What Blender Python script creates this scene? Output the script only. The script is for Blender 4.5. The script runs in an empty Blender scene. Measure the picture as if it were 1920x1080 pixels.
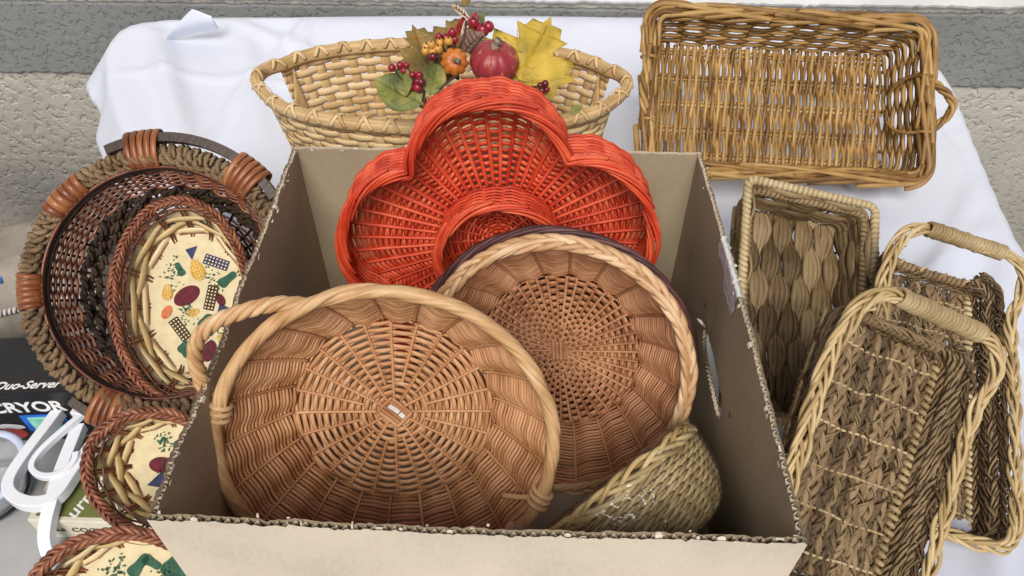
import bpy, math, random
import numpy as np
from mathutils import Matrix, Vector

random.seed(7)
RNG = np.random.default_rng(7)
PI = math.pi
SC = bpy.context.scene
COL = SC.collection

# ---------------------------------------------------------------- camera, sky, sun, exposure
cam_d = bpy.data.cameras.new('camera')
cam_d.lens = 26.25
cam_d.sensor_width = 36.0
cam_d.clip_start = 0.02
cam_d.clip_end = 200.0
cam = bpy.data.objects.new('camera', cam_d)
cam.location = (0.0, 0.0, 0.79)
cam.rotation_euler = (math.radians(45), 0, 0)
COL.objects.link(cam)
SC.camera = cam

SUN_EL, SUN_AZ = math.radians(47), math.radians(184)     # azimuth clockwise from +Y
world = bpy.data.worlds.new('World')
SC.world = world
world.use_nodes = True
wn = world.node_tree.nodes
sky = wn.new('ShaderNodeTexSky')
sky.sky_type = 'NISHITA'
sky.sun_disc = False
sky.sun_elevation = SUN_EL
sky.sun_rotation = SUN_AZ
sky.dust_density = 2.5
sky.air_density = 0.8
sky.ozone_density = 1.0
wn['Background'].inputs['Strength'].default_value = 0.05
world.node_tree.links.new(sky.outputs['Color'], wn['Background'].inputs['Color'])
sun_d = bpy.data.lights.new('sun', 'SUN')
sun_d.energy = 2.1
sun_d.angle = math.radians(32)
sun_d.color = (1.0, 0.95, 0.87)
sun = bpy.data.objects.new('sun', sun_d)
sdir = Vector((math.sin(SUN_AZ) * math.cos(SUN_EL), math.cos(SUN_AZ) * math.cos(SUN_EL), math.sin(SUN_EL)))
sun.rotation_euler = (-sdir).to_track_quat('-Z', 'Y').to_euler()
COL.objects.link(sun)
SC.view_settings.view_transform = 'Standard'
SC.view_settings.look = 'None'
SC.view_settings.exposure = 0.56
SC.view_settings.gamma = 1.0

# ---------------------------------------------------------------- helpers: tags, poses
def tag(o, label, cat, group=None):
    o['label'] = label
    o['category'] = cat
    if group:
        o['group'] = group
    return o

def empty(name, label, cat, mat=None, group=None):
    o = bpy.data.objects.new(name, None)
    o.empty_display_size = 0.03
    COL.objects.link(o)
    if mat is not None:
        o.matrix_world = mat
    return tag(o, label, cat, group)

CAM = np.array((0, 0, 0.79))
CR = np.array((1.0, 0, 0))
CU = np.array((0, math.sqrt(.5), math.sqrt(.5)))
CB = np.array((0, -math.sqrt(.5), math.sqrt(.5)))

def at(px, py, d):
    """the point that stands d metres deep along the view"""
    return CAM + CR * (px - 960) / 1400 * d - CU * (py - 540) / 1400 * d - CB * d

def at_z(px, py, z):
    r = CR * (px - 960) / 1400 - CU * (py - 540) / 1400 - CB
    return CAM + r * (z - CAM[2]) / r[2]

def unit(v):
    v = np.asarray(v, float)
    return v / np.linalg.norm(v)

def pose(px, py, d, n=(0, 0, 1), roll=0.0, depth=0.0):
    """frame of a basket: its opening centred there, n = where it opens to (right, up, back), roll of its length;
    the origin sits at the basket's base, depth below the opening"""
    z = unit(CR * n[0] + CU * n[1] + CB * n[2])
    u = CR * math.sin(math.radians(roll)) + CU * math.cos(math.radians(roll))
    y = unit(u - z * np.dot(u, z))
    x = np.cross(y, z)
    p = at(px, py, d) - z * depth
    m = Matrix.Identity(4)
    for i in range(3):
        m[i][0], m[i][1], m[i][2], m[i][3] = x[i], y[i], z[i], p[i]
    return m

# ---------------------------------------------------------------- helpers: geometry (numpy) -> one mesh object
class Geo:
    def __init__(self):
        self.v, self.q, self.t, self.uv, self.n = [], [], [], [], 0
    def add(self, v, quads=None, tris=None, uv=None):
        v = np.asarray(v, float).reshape(-1, 3)
        self.v.append(v)
        self.uv.append(np.zeros((len(v), 2)) if uv is None else np.asarray(uv, float))
        if quads is not None and len(quads):
            self.q.append(np.asarray(quads, int) + self.n)
        if tris is not None and len(tris):
            self.t.append(np.asarray(tris, int) + self.n)
        self.n += len(v)
        return self
    def mesh(self, name, smooth=True):
        me = bpy.data.meshes.new(name)
        v = np.concatenate(self.v)
        uv = np.concatenate(self.uv)
        q = np.concatenate(self.q) if self.q else np.zeros((0, 4), int)
        t = np.concatenate(self.t) if self.t else np.zeros((0, 3), int)
        me.vertices.add(len(v))
        me.vertices.foreach_set('co', v.astype(np.float32).ravel())
        li = np.concatenate([q.ravel(), t.ravel()]).astype(np.int32)
        me.loops.add(len(li))
        me.loops.foreach_set('vertex_index', li)
        starts = np.concatenate([np.arange(len(q)) * 4, len(q) * 4 + np.arange(len(t)) * 3]).astype(np.int32)
        me.polygons.add(len(q) + len(t))
        me.polygons.foreach_set('loop_start', starts)
        me.polygons.foreach_set('use_smooth', np.full(len(starts), smooth))
        ul = me.uv_layers.new(name='UVMap')
        ul.data.foreach_set('uv', uv[li].astype(np.float32).ravel())
        me.update(calc_edges=True)
        me.validate()
        return me
    def obj(self, name, mat, parent=None, smooth=True):
        me = self.mesh(name, smooth)
        me.materials.append(mat)
        o = bpy.data.objects.new(name, me)
        COL.objects.link(o)
        if parent is not None:
            o.parent = parent
        return o

def norm_rows(a):
    return a / np.maximum(np.linalg.norm(a, axis=1, keepdims=True), 1e-12)

def tube(g, P, N=None, rw=0.002, rt=None, closed=False, sides=6, caps=True, taper=0.0):
    """a rod along P; N = the surface's normal there; rw half width across, rt half thickness along N"""
    P = np.asarray(P, float)
    n = len(P)
    if closed:
        T = np.roll(P, -1, 0) - np.roll(P, 1, 0)
    else:
        T = np.gradient(P, axis=0)
    T = norm_rows(T)
    if N is None:
        N = np.tile(np.array((0.13, 0.27, 0.95)), (n, 1))
    N = np.broadcast_to(np.asarray(N, float), (n, 3))
    B = norm_rows(np.cross(T, N) + 1e-9)
    N2 = norm_rows(np.cross(B, T))
    rw = np.broadcast_to(np.asarray(rw, float), (n,))
    rt = rw if rt is None else np.broadcast_to(np.asarray(rt, float), (n,))
    if taper and not closed:
        k = np.minimum(1, np.minimum(np.arange(n), np.arange(n)[::-1]) / (taper * n) * .7 + .3)
        rw, rt = rw * k, rt * k
    a = np.arange(sides) * 2 * PI / sides + PI / sides
    V = (P[:, None, :] + B[:, None, :] * (np.cos(a)[None, :, None] * rw[:, None, None])
         + N2[:, None, :] * (np.sin(a)[None, :, None] * rt[:, None, None]))
    L = np.concatenate([[0], np.cumsum(np.linalg.norm(np.diff(P, axis=0), axis=1))])
    u = np.repeat(L, sides) + RNG.random() * 7
    w = np.tile(np.abs(np.arange(sides) * 2.0 / sides - 1.0), n)
    i = np.arange(n if closed else n - 1)
    j = np.arange(sides)
    I, J = np.meshgrid(i, j, indexing='ij')
    I2, J2 = (I + 1) % n, (J + 1) % sides
    quads = np.stack([I * sides + J, I2 * sides + J, I2 * sides + J2, I * sides + J2], -1).reshape(-1, 4)
    tris = []
    if caps and not closed:
        for k in range(1, sides - 1):
            tris.append((0, k, k + 1))
            b = (n - 1) * sides
            tris.append((b, b + k + 1, b + k))
    g.add(V.reshape(-1, 3), quads, tris, np.stack([u, w], 1))
    return g

def strand(name, mat, parent, P, N=None, **k):
    return tube(Geo(), P, N, **k).obj(name, mat, parent)

def grid(g, V, uv=None, wrap=False):
    """V: (a, b, 3) array of points -> quads"""
    a, b = V.shape[:2]
    I, J = np.meshgrid(np.arange(a - 1), np.arange(b if wrap else b - 1), indexing='ij')
    J2 = (J + 1) % b
    q = np.stack([I * b + J, (I + 1) * b + J, (I + 1) * b + J2, I * b + J2], -1).reshape(-1, 4)
    if uv is None:
        U, W = np.meshgrid(np.linspace(0, 1, a), np.linspace(0, 1, b), indexing='ij')
        uv = np.stack([U, W], -1)
    g.add(V.reshape(-1, 3), q, None, uv.reshape(-1, 2))
    return g

def box(g, lo, hi, M=None):
    x0, y0, z0 = lo
    x1, y1, z1 = hi
    v = np.array([(x0, y0, z0), (x1, y0, z0), (x1, y1, z0), (x0, y1, z0), (x0, y0, z1), (x1, y0, z1), (x1, y1, z1), (x0, y1, z1)], float)
    if M is not None:
        v = np.array([list(M @ Vector(p)) for p in v])
    g.add(v, [(0, 3, 2, 1), (4, 5, 6, 7), (0, 1, 5, 4), (1, 2, 6, 5), (2, 3, 7, 6), (3, 0, 4, 7)])
    return g

def bevel(o, w, seg=2):
    m = o.modifiers.new('bevel', 'BEVEL')
    m.width = w
    m.segments = seg
    m.limit_method = 'ANGLE'
    return o

def wob(n, k=3, amp=1.0, closed=False):
    """a smooth random curve of n values"""
    t = np.linspace(0, 2 * PI, n, endpoint=not closed)
    y = np.zeros(n)
    for i in range(1, k + 1):
        f = i if closed else i * .8 + RNG.random() * .4
        y += np.sin(t * f + RNG.random() * 7) * RNG.normal() / i ** .5
    return y * amp * .6

def resample(P, n, closed=False):
    P = np.asarray(P, float)
    if closed:
        P = np.vstack([P, P[:1]])
    L = np.concatenate([[0], np.cumsum(np.linalg.norm(np.diff(P, axis=0), axis=1))])
    t = np.linspace(0, L[-1], n, endpoint=not closed)
    return np.stack([np.interp(t, L, P[:, k]) for k in range(P.shape[1])], 1)

def chaikin(P, it=2, closed=False):
    P = np.asarray(P, float)
    for _ in range(it):
        if closed:
            Q = np.roll(P, -1, 0)
            P = np.stack([P * .75 + Q * .25, P * .25 + Q * .75], 1).reshape(-1, P.shape[1])
        else:
            A, B = P[:-1], P[1:]
            M = np.stack([A * .75 + B * .25, A * .25 + B * .75], 1).reshape(-1, P.shape[1])
            P = np.vstack([P[:1], M, P[-1:]])
    return P

def frames(P, N, closed):
    T = (np.roll(P, -1, 0) - np.roll(P, 1, 0)) if closed else np.gradient(P, axis=0)
    T = norm_rows(T)
    B = norm_rows(np.cross(T, N))
    return T, B, norm_rows(np.cross(B, T))

def arclen(P):
    return np.concatenate([[0], np.cumsum(np.linalg.norm(np.diff(P, axis=0), axis=1))])

def twist(P, N, k, n, R, pitch, r, closed=False, phase=0.0, squash=1.0, hand=1, loose=0.0):
    """n strands turned round the line P; returns (points, normals) of strand k"""
    T, B, N2 = frames(P, N, closed)
    L = arclen(np.vstack([P, P[:1]])) if closed else arclen(P)
    turns = L[-1] / pitch
    if closed:
        turns = max(1, round(turns))
        ph = L[:-1] / L[-1] * turns * 2 * PI
    else:
        ph = L / L[-1] * turns * 2 * PI
    a = hand * ph + phase + 2 * PI * k / n
    Rr = R * (1 + loose * wob(len(P), 6, 1, closed)) if loose else R
    Rr = np.broadcast_to(Rr, (len(P),))[:, None]
    d = B * np.cos(a)[:, None] * squash + N2 * np.sin(a)[:, None]
    return P + d * Rr, norm_rows(d + N2 * .01)

def plait(P, N, k, n, A, Bn, pitch, closed=False, phase=0.0, loose=0.0):
    """strand k of a flat plait of n strands along P"""
    T, B, N2 = frames(P, N, closed)
    L = arclen(np.vstack([P, P[:1]])) if closed else arclen(P)
    turns = L[-1] / pitch
    if closed:
        turns = max(1, round(turns))
        ph = L[:-1] / L[-1] * turns * 2 * PI
    else:
        ph = L / L[-1] * turns * 2 * PI
    a = ph + 2 * PI * k / n + phase
    o = B * (A * np.sin(a))[:, None] + N2 * (Bn * np.sin(2 * a))[:, None]
    if loose:
        o = o + B * (wob(len(P), 7, loose, closed))[:, None] + N2 * (wob(len(P), 7, loose, closed))[:, None]
    return P + o, N2

# ---------------------------------------------------------------- helpers: materials
def nodes(m):
    m.use_nodes = True
    return m.node_tree.nodes, m.node_tree.links, m.node_tree.nodes['Principled BSDF']

def ramp(nt, stops):
    r = nt.new('ShaderNodeValToRGB')
    while len(r.color_ramp.elements) < len(stops):
        r.color_ramp.elements.new(0.5)
    for e, (p, c) in zip(r.color_ramp.elements, stops):
        e.position = p
        e.color = (*c, 1)
    return r

def wicker(name, dark, mid, light, rough=0.5, fibre=1.0, along=14, vary=0.3, ply=0.0, knots=0.0, spec=0.4):
    """plant fibre: grain along each strand (u), a tone per strand, patches across the basket; ply = turned strands"""
    m = bpy.data.materials.new(name)
    N, L, b = nodes(m)
    uv = N.new('ShaderNodeTexCoord')
    mp = N.new('ShaderNodeMapping')
    mp.inputs['Scale'].default_value = (along, 2.2, 1)
    L.new(uv.outputs['UV'], mp.inputs['Vector'])
    info = N.new('ShaderNodeObjectInfo')
    off = N.new('ShaderNodeVectorMath')
    off.operation = 'ADD'
    sc = N.new('ShaderNodeMath'); sc.operation = 'MULTIPLY'; sc.inputs[1].default_value = 57.0
    L.new(info.outputs['Random'], sc.inputs[0])
    L.new(mp.outputs['Vector'], off.inputs[0])
    L.new(sc.outputs[0], off.inputs[1])
    nz = N.new('ShaderNodeTexNoise')
    nz.inputs['Scale'].default_value = 2.2
    nz.inputs['Detail'].default_value = 6
    nz.inputs['Roughness'].default_value = 0.62
    L.new(off.outputs[0], nz.inputs['Vector'])
    patch = N.new('ShaderNodeTexNoise')
    patch.inputs['Scale'].default_value = 26
    patch.inputs['Detail'].default_value = 3
    L.new(uv.outputs['Object'], patch.inputs['Vector'])
    mx = N.new('ShaderNodeMath'); mx.operation = 'MULTIPLY_ADD'
    L.new(patch.outputs['Fac'], mx.inputs[0]); mx.inputs[1].default_value = 0.55
    half = N.new('ShaderNodeMath'); half.operation = 'MULTIPLY'; half.inputs[1].default_value = 0.6
    L.new(nz.outputs['Fac'], half.inputs[0])
    L.new(half.outputs[0], mx.inputs[2])
    rnd = N.new('ShaderNodeMath'); rnd.operation = 'MULTIPLY_ADD'
    L.new(info.outputs['Random'], rnd.inputs[0]); rnd.inputs[1].default_value = vary
    sub = N.new('ShaderNodeMath'); sub.operation = 'SUBTRACT'; sub.inputs[1].default_value = vary * .5 + .07
    L.new(mx.outputs[0], sub.inputs[0])
    L.new(sub.outputs[0], rnd.inputs[2])
    rp = ramp(N, [(0.28, dark), (0.5, mid), (0.74, light)])
    L.new(rnd.outputs[0], rp.inputs['Fac'])
    col = rp.outputs['Color']
    if knots:
        vk = N.new('ShaderNodeTexVoronoi')
        mk = N.new('ShaderNodeMapping')
        mk.inputs['Scale'].default_value = (14, 0.5, 1)
        L.new(uv.outputs['UV'], mk.inputs['Vector'])
        ok = N.new('ShaderNodeVectorMath'); ok.operation = 'ADD'
        L.new(mk.outputs['Vector'], ok.inputs[0]); L.new(sc.outputs[0], ok.inputs[1])
        L.new(ok.outputs[0], vk.inputs['Vector'])
        vk.inputs['Scale'].default_value = 1.0
        kr = ramp(N, [(0.05, (1, 1, 1)), (0.11, (0, 0, 0))])
        L.new(vk.outputs['Distance'], kr.inputs['Fac'])
        kf = N.new('ShaderNodeMath'); kf.operation = 'MULTIPLY'; kf.inputs[1].default_value = knots
        L.new(kr.outputs['Color'], kf.inputs[0])
        km = N.new('ShaderNodeMix'); km.data_type = 'RGBA'
        L.new(kf.outputs[0], km.inputs['Factor'])
        L.new(col, km.inputs['A'])
        km.inputs['B'].default_value = (dark[0] * .3, dark[1] * .25, dark[2] * .25, 1)
        col = km.outputs['Result']
    L.new(col, b.inputs['Base Color'])
    h = nz.outputs['Fac']
    if ply:
        wv = N.new('ShaderNodeTexWave')
        wv.wave_type = 'BANDS'
        wv.bands_direction = 'DIAGONAL'
        mw = N.new('ShaderNodeMapping')
        mw.inputs['Scale'].default_value = (ply, 1.3, 0)
        L.new(uv.outputs['UV'], mw.inputs['Vector'])
        L.new(mw.outputs['Vector'], wv.inputs['Vector'])
        wv.inputs['Scale'].default_value = 1.0
        wv.inputs['Distortion'].default_value = 1.5
        wv.inputs['Detail'].default_value = 2
        ad = N.new('ShaderNodeMath'); ad.operation = 'MULTIPLY_ADD'
        L.new(wv.outputs['Fac'], ad.inputs[0]); ad.inputs[1].default_value = 0.8
        L.new(nz.outputs['Fac'], ad.inputs[2])
        h = ad.outputs[0]
    bp = N.new('ShaderNodeBump')
    bp.inputs['Strength'].default_value = 0.45 * fibre
    bp.inputs['Distance'].default_value = 0.0012
    L.new(h, bp.inputs['Height'])
    L.new(bp.outputs['Normal'], b.inputs['Normal'])
    b.inputs['Roughness'].default_value = rough
    b.inputs['Specular IOR Level'].default_value = spec
    return m

def plain(name, c, rough=0.5, vary=0.12, scale=40.0, bump=0.0, spec=0.4, coat=0.0, coords='Object'):
    m = bpy.data.materials.new(name)
    N, L, b = nodes(m)
    tc = N.new('ShaderNodeTexCoord')
    nz = N.new('ShaderNodeTexNoise')
    nz.inputs['Scale'].default_value = scale
    nz.inputs['Detail'].default_value = 5
    L.new(tc.outputs[coords], nz.inputs['Vector'])
    rp = ramp(N, [(0.3, tuple(x * (1 - vary) for x in c)), (0.7, tuple(min(1, x * (1 + vary)) for x in c))])
    L.new(nz.outputs['Fac'], rp.inputs['Fac'])
    L.new(rp.outputs['Color'], b.inputs['Base Color'])
    if bump:
        bp = N.new('ShaderNodeBump')
        bp.inputs['Strength'].default_value = 0.5
        bp.inputs['Distance'].default_value = bump
        L.new(nz.outputs['Fac'], bp.inputs['Height'])
        L.new(bp.outputs['Normal'], b.inputs['Normal'])
    b.inputs['Roughness'].default_value = rough
    b.inputs['Specular IOR Level'].default_value = spec
    b.inputs['Coat Weight'].default_value = coat
    return m

def stucco(name, c, scale, depth):
    """skip-trowel plaster: raised islands with ragged edges, fine sand over all"""
    m = bpy.data.materials.new(name)
    N, L, b = nodes(m)
    tc = N.new('ShaderNodeTexCoord')
    n1 = N.new('ShaderNodeTexNoise')
    n1.inputs['Scale'].default_value = scale
    n1.inputs['Detail'].default_value = 3.5
    n1.inputs['Roughness'].default_value = 0.55
    n1.inputs['Distortion'].default_value = 0.35
    L.new(tc.outputs['Object'], n1.inputs['Vector'])
    r1 = ramp(N, [(0.36, (0, 0, 0)), (0.47, (0.8, 0.8, 0.8)), (0.7, (1, 1, 1))])
    L.new(n1.outputs['Fac'], r1.inputs['Fac'])
    n2 = N.new('ShaderNodeTexNoise')
    n2.inputs['Scale'].default_value = scale * 9
    n2.inputs['Detail'].default_value = 4
    L.new(tc.outputs['Object'], n2.inputs['Vector'])
    ad = N.new('ShaderNodeMath'); ad.operation = 'MULTIPLY_ADD'
    L.new(n2.outputs['Fac'], ad.inputs[0]); ad.inputs[1].default_value = 0.35
    L.new(r1.outputs['Color'], ad.inputs[2])
    bp = N.new('ShaderNodeBump')
    bp.inputs['Strength'].default_value = 1.0
    bp.inputs['Distance'].default_value = depth
    L.new(ad.outputs[0], bp.inputs['Height'])
    L.new(bp.outputs['Normal'], b.inputs['Normal'])
    n3 = N.new('ShaderNodeTexNoise')
    n3.inputs['Scale'].default_value = 3.0
    n3.inputs['Detail'].default_value = 6
    L.new(tc.outputs['Object'], n3.inputs['Vector'])
    rp = ramp(N, [(0.3, tuple(x * .85 for x in c)), (0.7, tuple(x * 1.12 for x in c))])
    L.new(n3.outputs['Fac'], rp.inputs['Fac'])
    L.new(rp.outputs['Color'], b.inputs['Base Color'])
    b.inputs['Roughness'].default_value = 0.9
    return m

def cloth_mat():
    m = bpy.data.materials.new('white_satin')
    N, L, b = nodes(m)
    tc = N.new('ShaderNodeTexCoord')
    nz = N.new('ShaderNodeTexNoise')
    nz.inputs['Scale'].default_value = 5.0
    nz.inputs['Detail'].default_value = 4
    nz.inputs['Distortion'].default_value = 0.6
    L.new(tc.outputs['Object'], nz.inputs['Vector'])
    bp = N.new('ShaderNodeBump')
    bp.inputs['Strength'].default_value = 0.35
    bp.inputs['Distance'].default_value = 0.02
    L.new(nz.outputs['Fac'], bp.inputs['Height'])
    L.new(bp.outputs['Normal'], b.inputs['Normal'])
    b.inputs['Base Color'].default_value = (0.63, 0.67, 0.78, 1)
    b.inputs['Roughness'].default_value = 0.42
    b.inputs['Sheen Weight'].default_value = 0.2
    return m

def board_mat(name, c):
    """kraft board: faint vertical flute ribs, fibres and scuffs"""
    m = bpy.data.materials.new(name)
    N, L, b = nodes(m)
    tc = N.new('ShaderNodeTexCoord')
    n1 = N.new('ShaderNodeTexNoise')
    n1.inputs['Scale'].default_value = 260
    n1.inputs['Detail'].default_value = 3
    mp = N.new('ShaderNodeMapping')
    mp.inputs['Scale'].default_value = (1, 0.35, 1)
    L.new(tc.outputs['UV'], mp.inputs['Vector'])
    L.new(mp.outputs['Vector'], n1.inputs['Vector'])
    n2 = N.new('ShaderNodeTexNoise')
    n2.inputs['Scale'].default_value = 9
    n2.inputs['Detail'].default_value = 7
    L.new(tc.outputs['UV'], n2.inputs['Vector'])
    ad = N.new('ShaderNodeMath'); ad.operation = 'MULTIPLY_ADD'
    L.new(n1.outputs['Fac'], ad.inputs[0]); ad.inputs[1].default_value = 0.35
    L.new(n2.outputs['Fac'], ad.inputs[2])
    rp = ramp(N, [(0.45, tuple(x * .86 for x in c)), (0.66, c), (0.85, tuple(x * 1.1 for x in c))])
    L.new(ad.outputs[0], rp.inputs['Fac'])
    L.new(rp.outputs['Color'], b.inputs['Base Color'])
    wv = N.new('ShaderNodeTexWave')
    wv.inputs['Scale'].default_value = 38
    wv.inputs['Distortion'].default_value = 0.4
    L.new(tc.outputs['UV'], wv.inputs['Vector'])
    a2 = N.new('ShaderNodeMath'); a2.operation = 'MULTIPLY_ADD'
    L.new(wv.outputs['Fac'], a2.inputs[0]); a2.inputs[1].default_value = 0.35
    L.new(ad.outputs[0], a2.inputs[2])
    bp = N.new('ShaderNodeBump')
    bp.inputs['Strength'].default_value = 0.25
    bp.inputs['Distance'].default_value = 0.0012
    L.new(a2.outputs[0], bp.inputs['Height'])
    L.new(bp.outputs['Normal'], b.inputs['Normal'])
    b.inputs['Roughness'].default_value = 0.8
    b.inputs['Specular IOR Level'].default_value = 0.25
    return m

def film_mat(name, gloss=0.35, tint=(0.95, 0.96, 0.97), haze=0.08):
    """thin clear plastic"""
    m = bpy.data.materials.new(name)
    N, L, b = nodes(m)
    out = N['Material Output']
    N.remove(b)
    tr = N.new('ShaderNodeBsdfTransparent'); tr.inputs['Color'].default_value = (*tint, 1)
    gl = N.new('ShaderNodeBsdfGlossy'); gl.inputs['Roughness'].default_value = 0.12
    df = N.new('ShaderNodeBsdfDiffuse'); df.inputs['Color'].default_value = (0.8, 0.8, 0.78, 1)
    tc = N.new('ShaderNodeTexCoord')
    nz = N.new('ShaderNodeTexNoise'); nz.inputs['Scale'].default_value = 22; nz.inputs['Detail'].default_value = 3
    nz.inputs['Distortion'].default_value = 1.2
    L.new(tc.outputs['Object'], nz.inputs['Vector'])
    bp = N.new('ShaderNodeBump'); bp.inputs['Distance'].default_value = 0.01; bp.inputs['Strength'].default_value = 0.7
    L.new(nz.outputs['Fac'], bp.inputs['Height'])
    L.new(bp.outputs['Normal'], gl.inputs['Normal'])
    lw = N.new('ShaderNodeLayerWeight'); lw.inputs['Blend'].default_value = 0.5
    L.new(bp.outputs['Normal'], lw.inputs['Normal'])
    fr = N.new('ShaderNodeMath'); fr.operation = 'POWER'; fr.inputs[1].default_value = 3.0
    L.new(lw.outputs['Facing'], fr.inputs[0])
    mg = N.new('ShaderNodeMath'); mg.operation = 'MULTIPLY_ADD'; mg.use_clamp = True
    L.new(fr.outputs[0], mg.inputs[0]); mg.inputs[1].default_value = 0.55 + gloss * .4; mg.inputs[2].default_value = 0.035
    m1 = N.new('ShaderNodeMixShader'); m1.inputs[0].default_value = haze
    L.new(tr.outputs[0], m1.inputs[1]); L.new(df.outputs[0], m1.inputs[2])
    m2 = N.new('ShaderNodeMixShader')
    L.new(mg.outputs[0], m2.inputs[0]); L.new(m1.outputs[0], m2.inputs[1]); L.new(gl.outputs[0], m2.inputs[2])
    L.new(m2.outputs[0], out.inputs['Surface'])
    return m

M = {}
M['honey'] = wicker('honey_willow', (.29, .12, .046), (.52, .26, .12), (.68, .40, .21), vary=.22)
M['honey_rim'] = wicker('honey_willow_peel', (.42, .21, .085), (.60, .37, .18), (.76, .54, .31), rough=.42, vary=.2)
M['brown_w'] = wicker('brown_willow', (.23, .088, .038), (.42, .19, .088), (.56, .30, .155), vary=.22)
M['brown_rim'] = wicker('pale_willow_peel', (.42, .22, .095), (.60, .37, .19), (.76, .55, .34), rough=.42, vary=.25)
M['purple'] = wicker('plum_willow', (.035, .014, .014), (.085, .032, .032), (.15, .065, .062), vary=.3)
M['red'] = wicker('red_dyed_willow', (.33, .018, .008), (.63, .062, .022), (.80, .16, .07), rough=.42, vary=.25)
M['willow'] = wicker('golden_willow', (.13, .062, .016), (.31, .17, .05), (.50, .315, .115), rough=.42, vary=.4, knots=.9, along=8)
M['splint'] = wicker('pale_splint', (.43, .27, .115), (.63, .44, .22), (.76, .58, .34), rough=.55, vary=.35, along=10)
M['grass'] = wicker('seagrass', (.10, .062, .026), (.215, .142, .066), (.33, .235, .125), rough=.6, vary=.45, fibre=1.6, along=30)
M['grass_b'] = wicker('brown_seagrass', (.085, .052, .025), (.19, .122, .06), (.31, .215, .115), rough=.6, vary=.5, fibre=1.6, along=30)
M['grass_rim'] = wicker('straw_rush', (.27, .19, .085), (.47, .355, .19), (.62, .50, .30), rough=.55, vary=.3, fibre=1.4, along=30)
M['grass_cane'] = wicker('straw_cane', (.29, .185, .075), (.50, .36, .17), (.66, .51, .28), rough=.42, vary=.3)
M['rope'] = wicker('banana_rope', (.06, .034, .019), (.30, .19, .10), (.58, .42, .25), rough=.6, vary=.0, fibre=2.2, along=60, ply=520)
M['rope_d'] = wicker('dark_rope', (.018, .010, .007), (.058, .034, .021), (.13, .08, .045), rough=.55, vary=.2, fibre=2.0, along=60, ply=420)
M['reed_d'] = wicker('dark_reed', (.06, .015, .008), (.19, .057, .026), (.33, .13, .06), rough=.3, vary=.3, spec=.6)
M['stake_d'] = wicker('black_stake', (.010, .006, .005), (.026, .015, .011), (.05, .03, .02), rough=.35, vary=.3)
M['cane_o'] = wicker('amber_cane_wrap', (.13, .036, .012), (.27, .085, .028), (.40, .155, .058), rough=.35, vary=.35, spec=.6)
M['wood_d'] = wicker('dark_wood', (.022, .012, .008), (.042, .024, .017), (.07, .042, .03), rough=.4, vary=.1, along=20)
M['reed_r'] = wicker('russet_reed', (.085, .020, .009), (.20, .06, .027), (.34, .135, .07), rough=.38, vary=.35, spec=.55)
M['slat'] = wicker('cream_slat', (.52, .36, .15), (.70, .53, .27), (.82, .67, .42), rough=.45, vary=.3, along=10)
M['wrapped'] = wicker('straw_rope', (.30, .20, .07), (.54, .39, .17), (.70, .55, .28), rough=.55, vary=.3, fibre=1.3, along=30)
M['cloth'] = cloth_mat()
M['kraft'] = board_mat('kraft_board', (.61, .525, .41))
M['kraft_in_shaded'] = board_mat('kraft_board_inside_shaded', (.36, .295, .20))  # inner liner's colour darkened to stand in for shade inside the box
M['flute'] = plain('fluting_paper', (.66, .57, .44), .85, .2, 120)
M['torn'] = plain('torn_paper', (.70, .62, .50), .9, .12, 200)
M['beige'] = stucco('beige_stucco', (.80, .755, .67), 42, .0032)
M['grey'] = stucco('grey_stucco', (.21, .215, .212), 62, .0028)
M['sill'] = plain('white_paint', (.74, .74, .72), .5, .08, 12)
M['floor'] = plain('grey_concrete', (.40, .40, .40), .8, .12, 8, .002)

# ================================================================ the place: floor, stuccoed wall, table, cloth
FLOOR_Z = -0.74
g = Geo().add([(-9, -6, FLOOR_Z), (9, -6, FLOOR_Z), (9, 2.2, FLOOR_Z), (-9, 2.2, FLOOR_Z)], [(0, 1, 2, 3)])
fl = g.obj('floor', M['floor'])
fl['kind'] = 'structure'

wall_m = Matrix.Translation((0, 1.735, FLOOR_Z)) @ Matrix.Rotation(math.radians(-1.7), 4, 'Z')
wl = empty('stucco_wall', 'beige stucco wall with a grey band and a white ledge behind the table', 'wall', wall_m)
box(Geo(), (-5, 0, 0), (5, .25, 2.4)).obj('plaster', M['beige'], wl)
def ragged_slab(name, mat, y0, y1, z0, z1, amp_lo, amp_hi):
    x = np.linspace(-5, 5, 900)
    lo = z0 + RNG.normal(0, amp_lo, 900)
    hi = z1 + RNG.normal(0, amp_hi, 900)
    A = np.stack([np.stack([x, np.full(900, y1), lo], 1), np.stack([x, np.full(900, y0 + .004), lo - .0005], 1), np.stack([x, np.full(900, y0), lo + .006], 1),
                  np.stack([x, np.full(900, y0), hi - .004], 1), np.stack([x, np.full(900, y0 + .004), hi], 1), np.stack([x, np.full(900, y1), hi], 1)])
    return grid(Geo(), A).obj(name, mat, wl, smooth=False)
ragged_slab('band', M['grey'], -.012, .01, .555, .745, .0022, .001)
ragged_slab('ledge', M['sill'], -.022, .01, .764, .92, .0012, .001)

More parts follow.
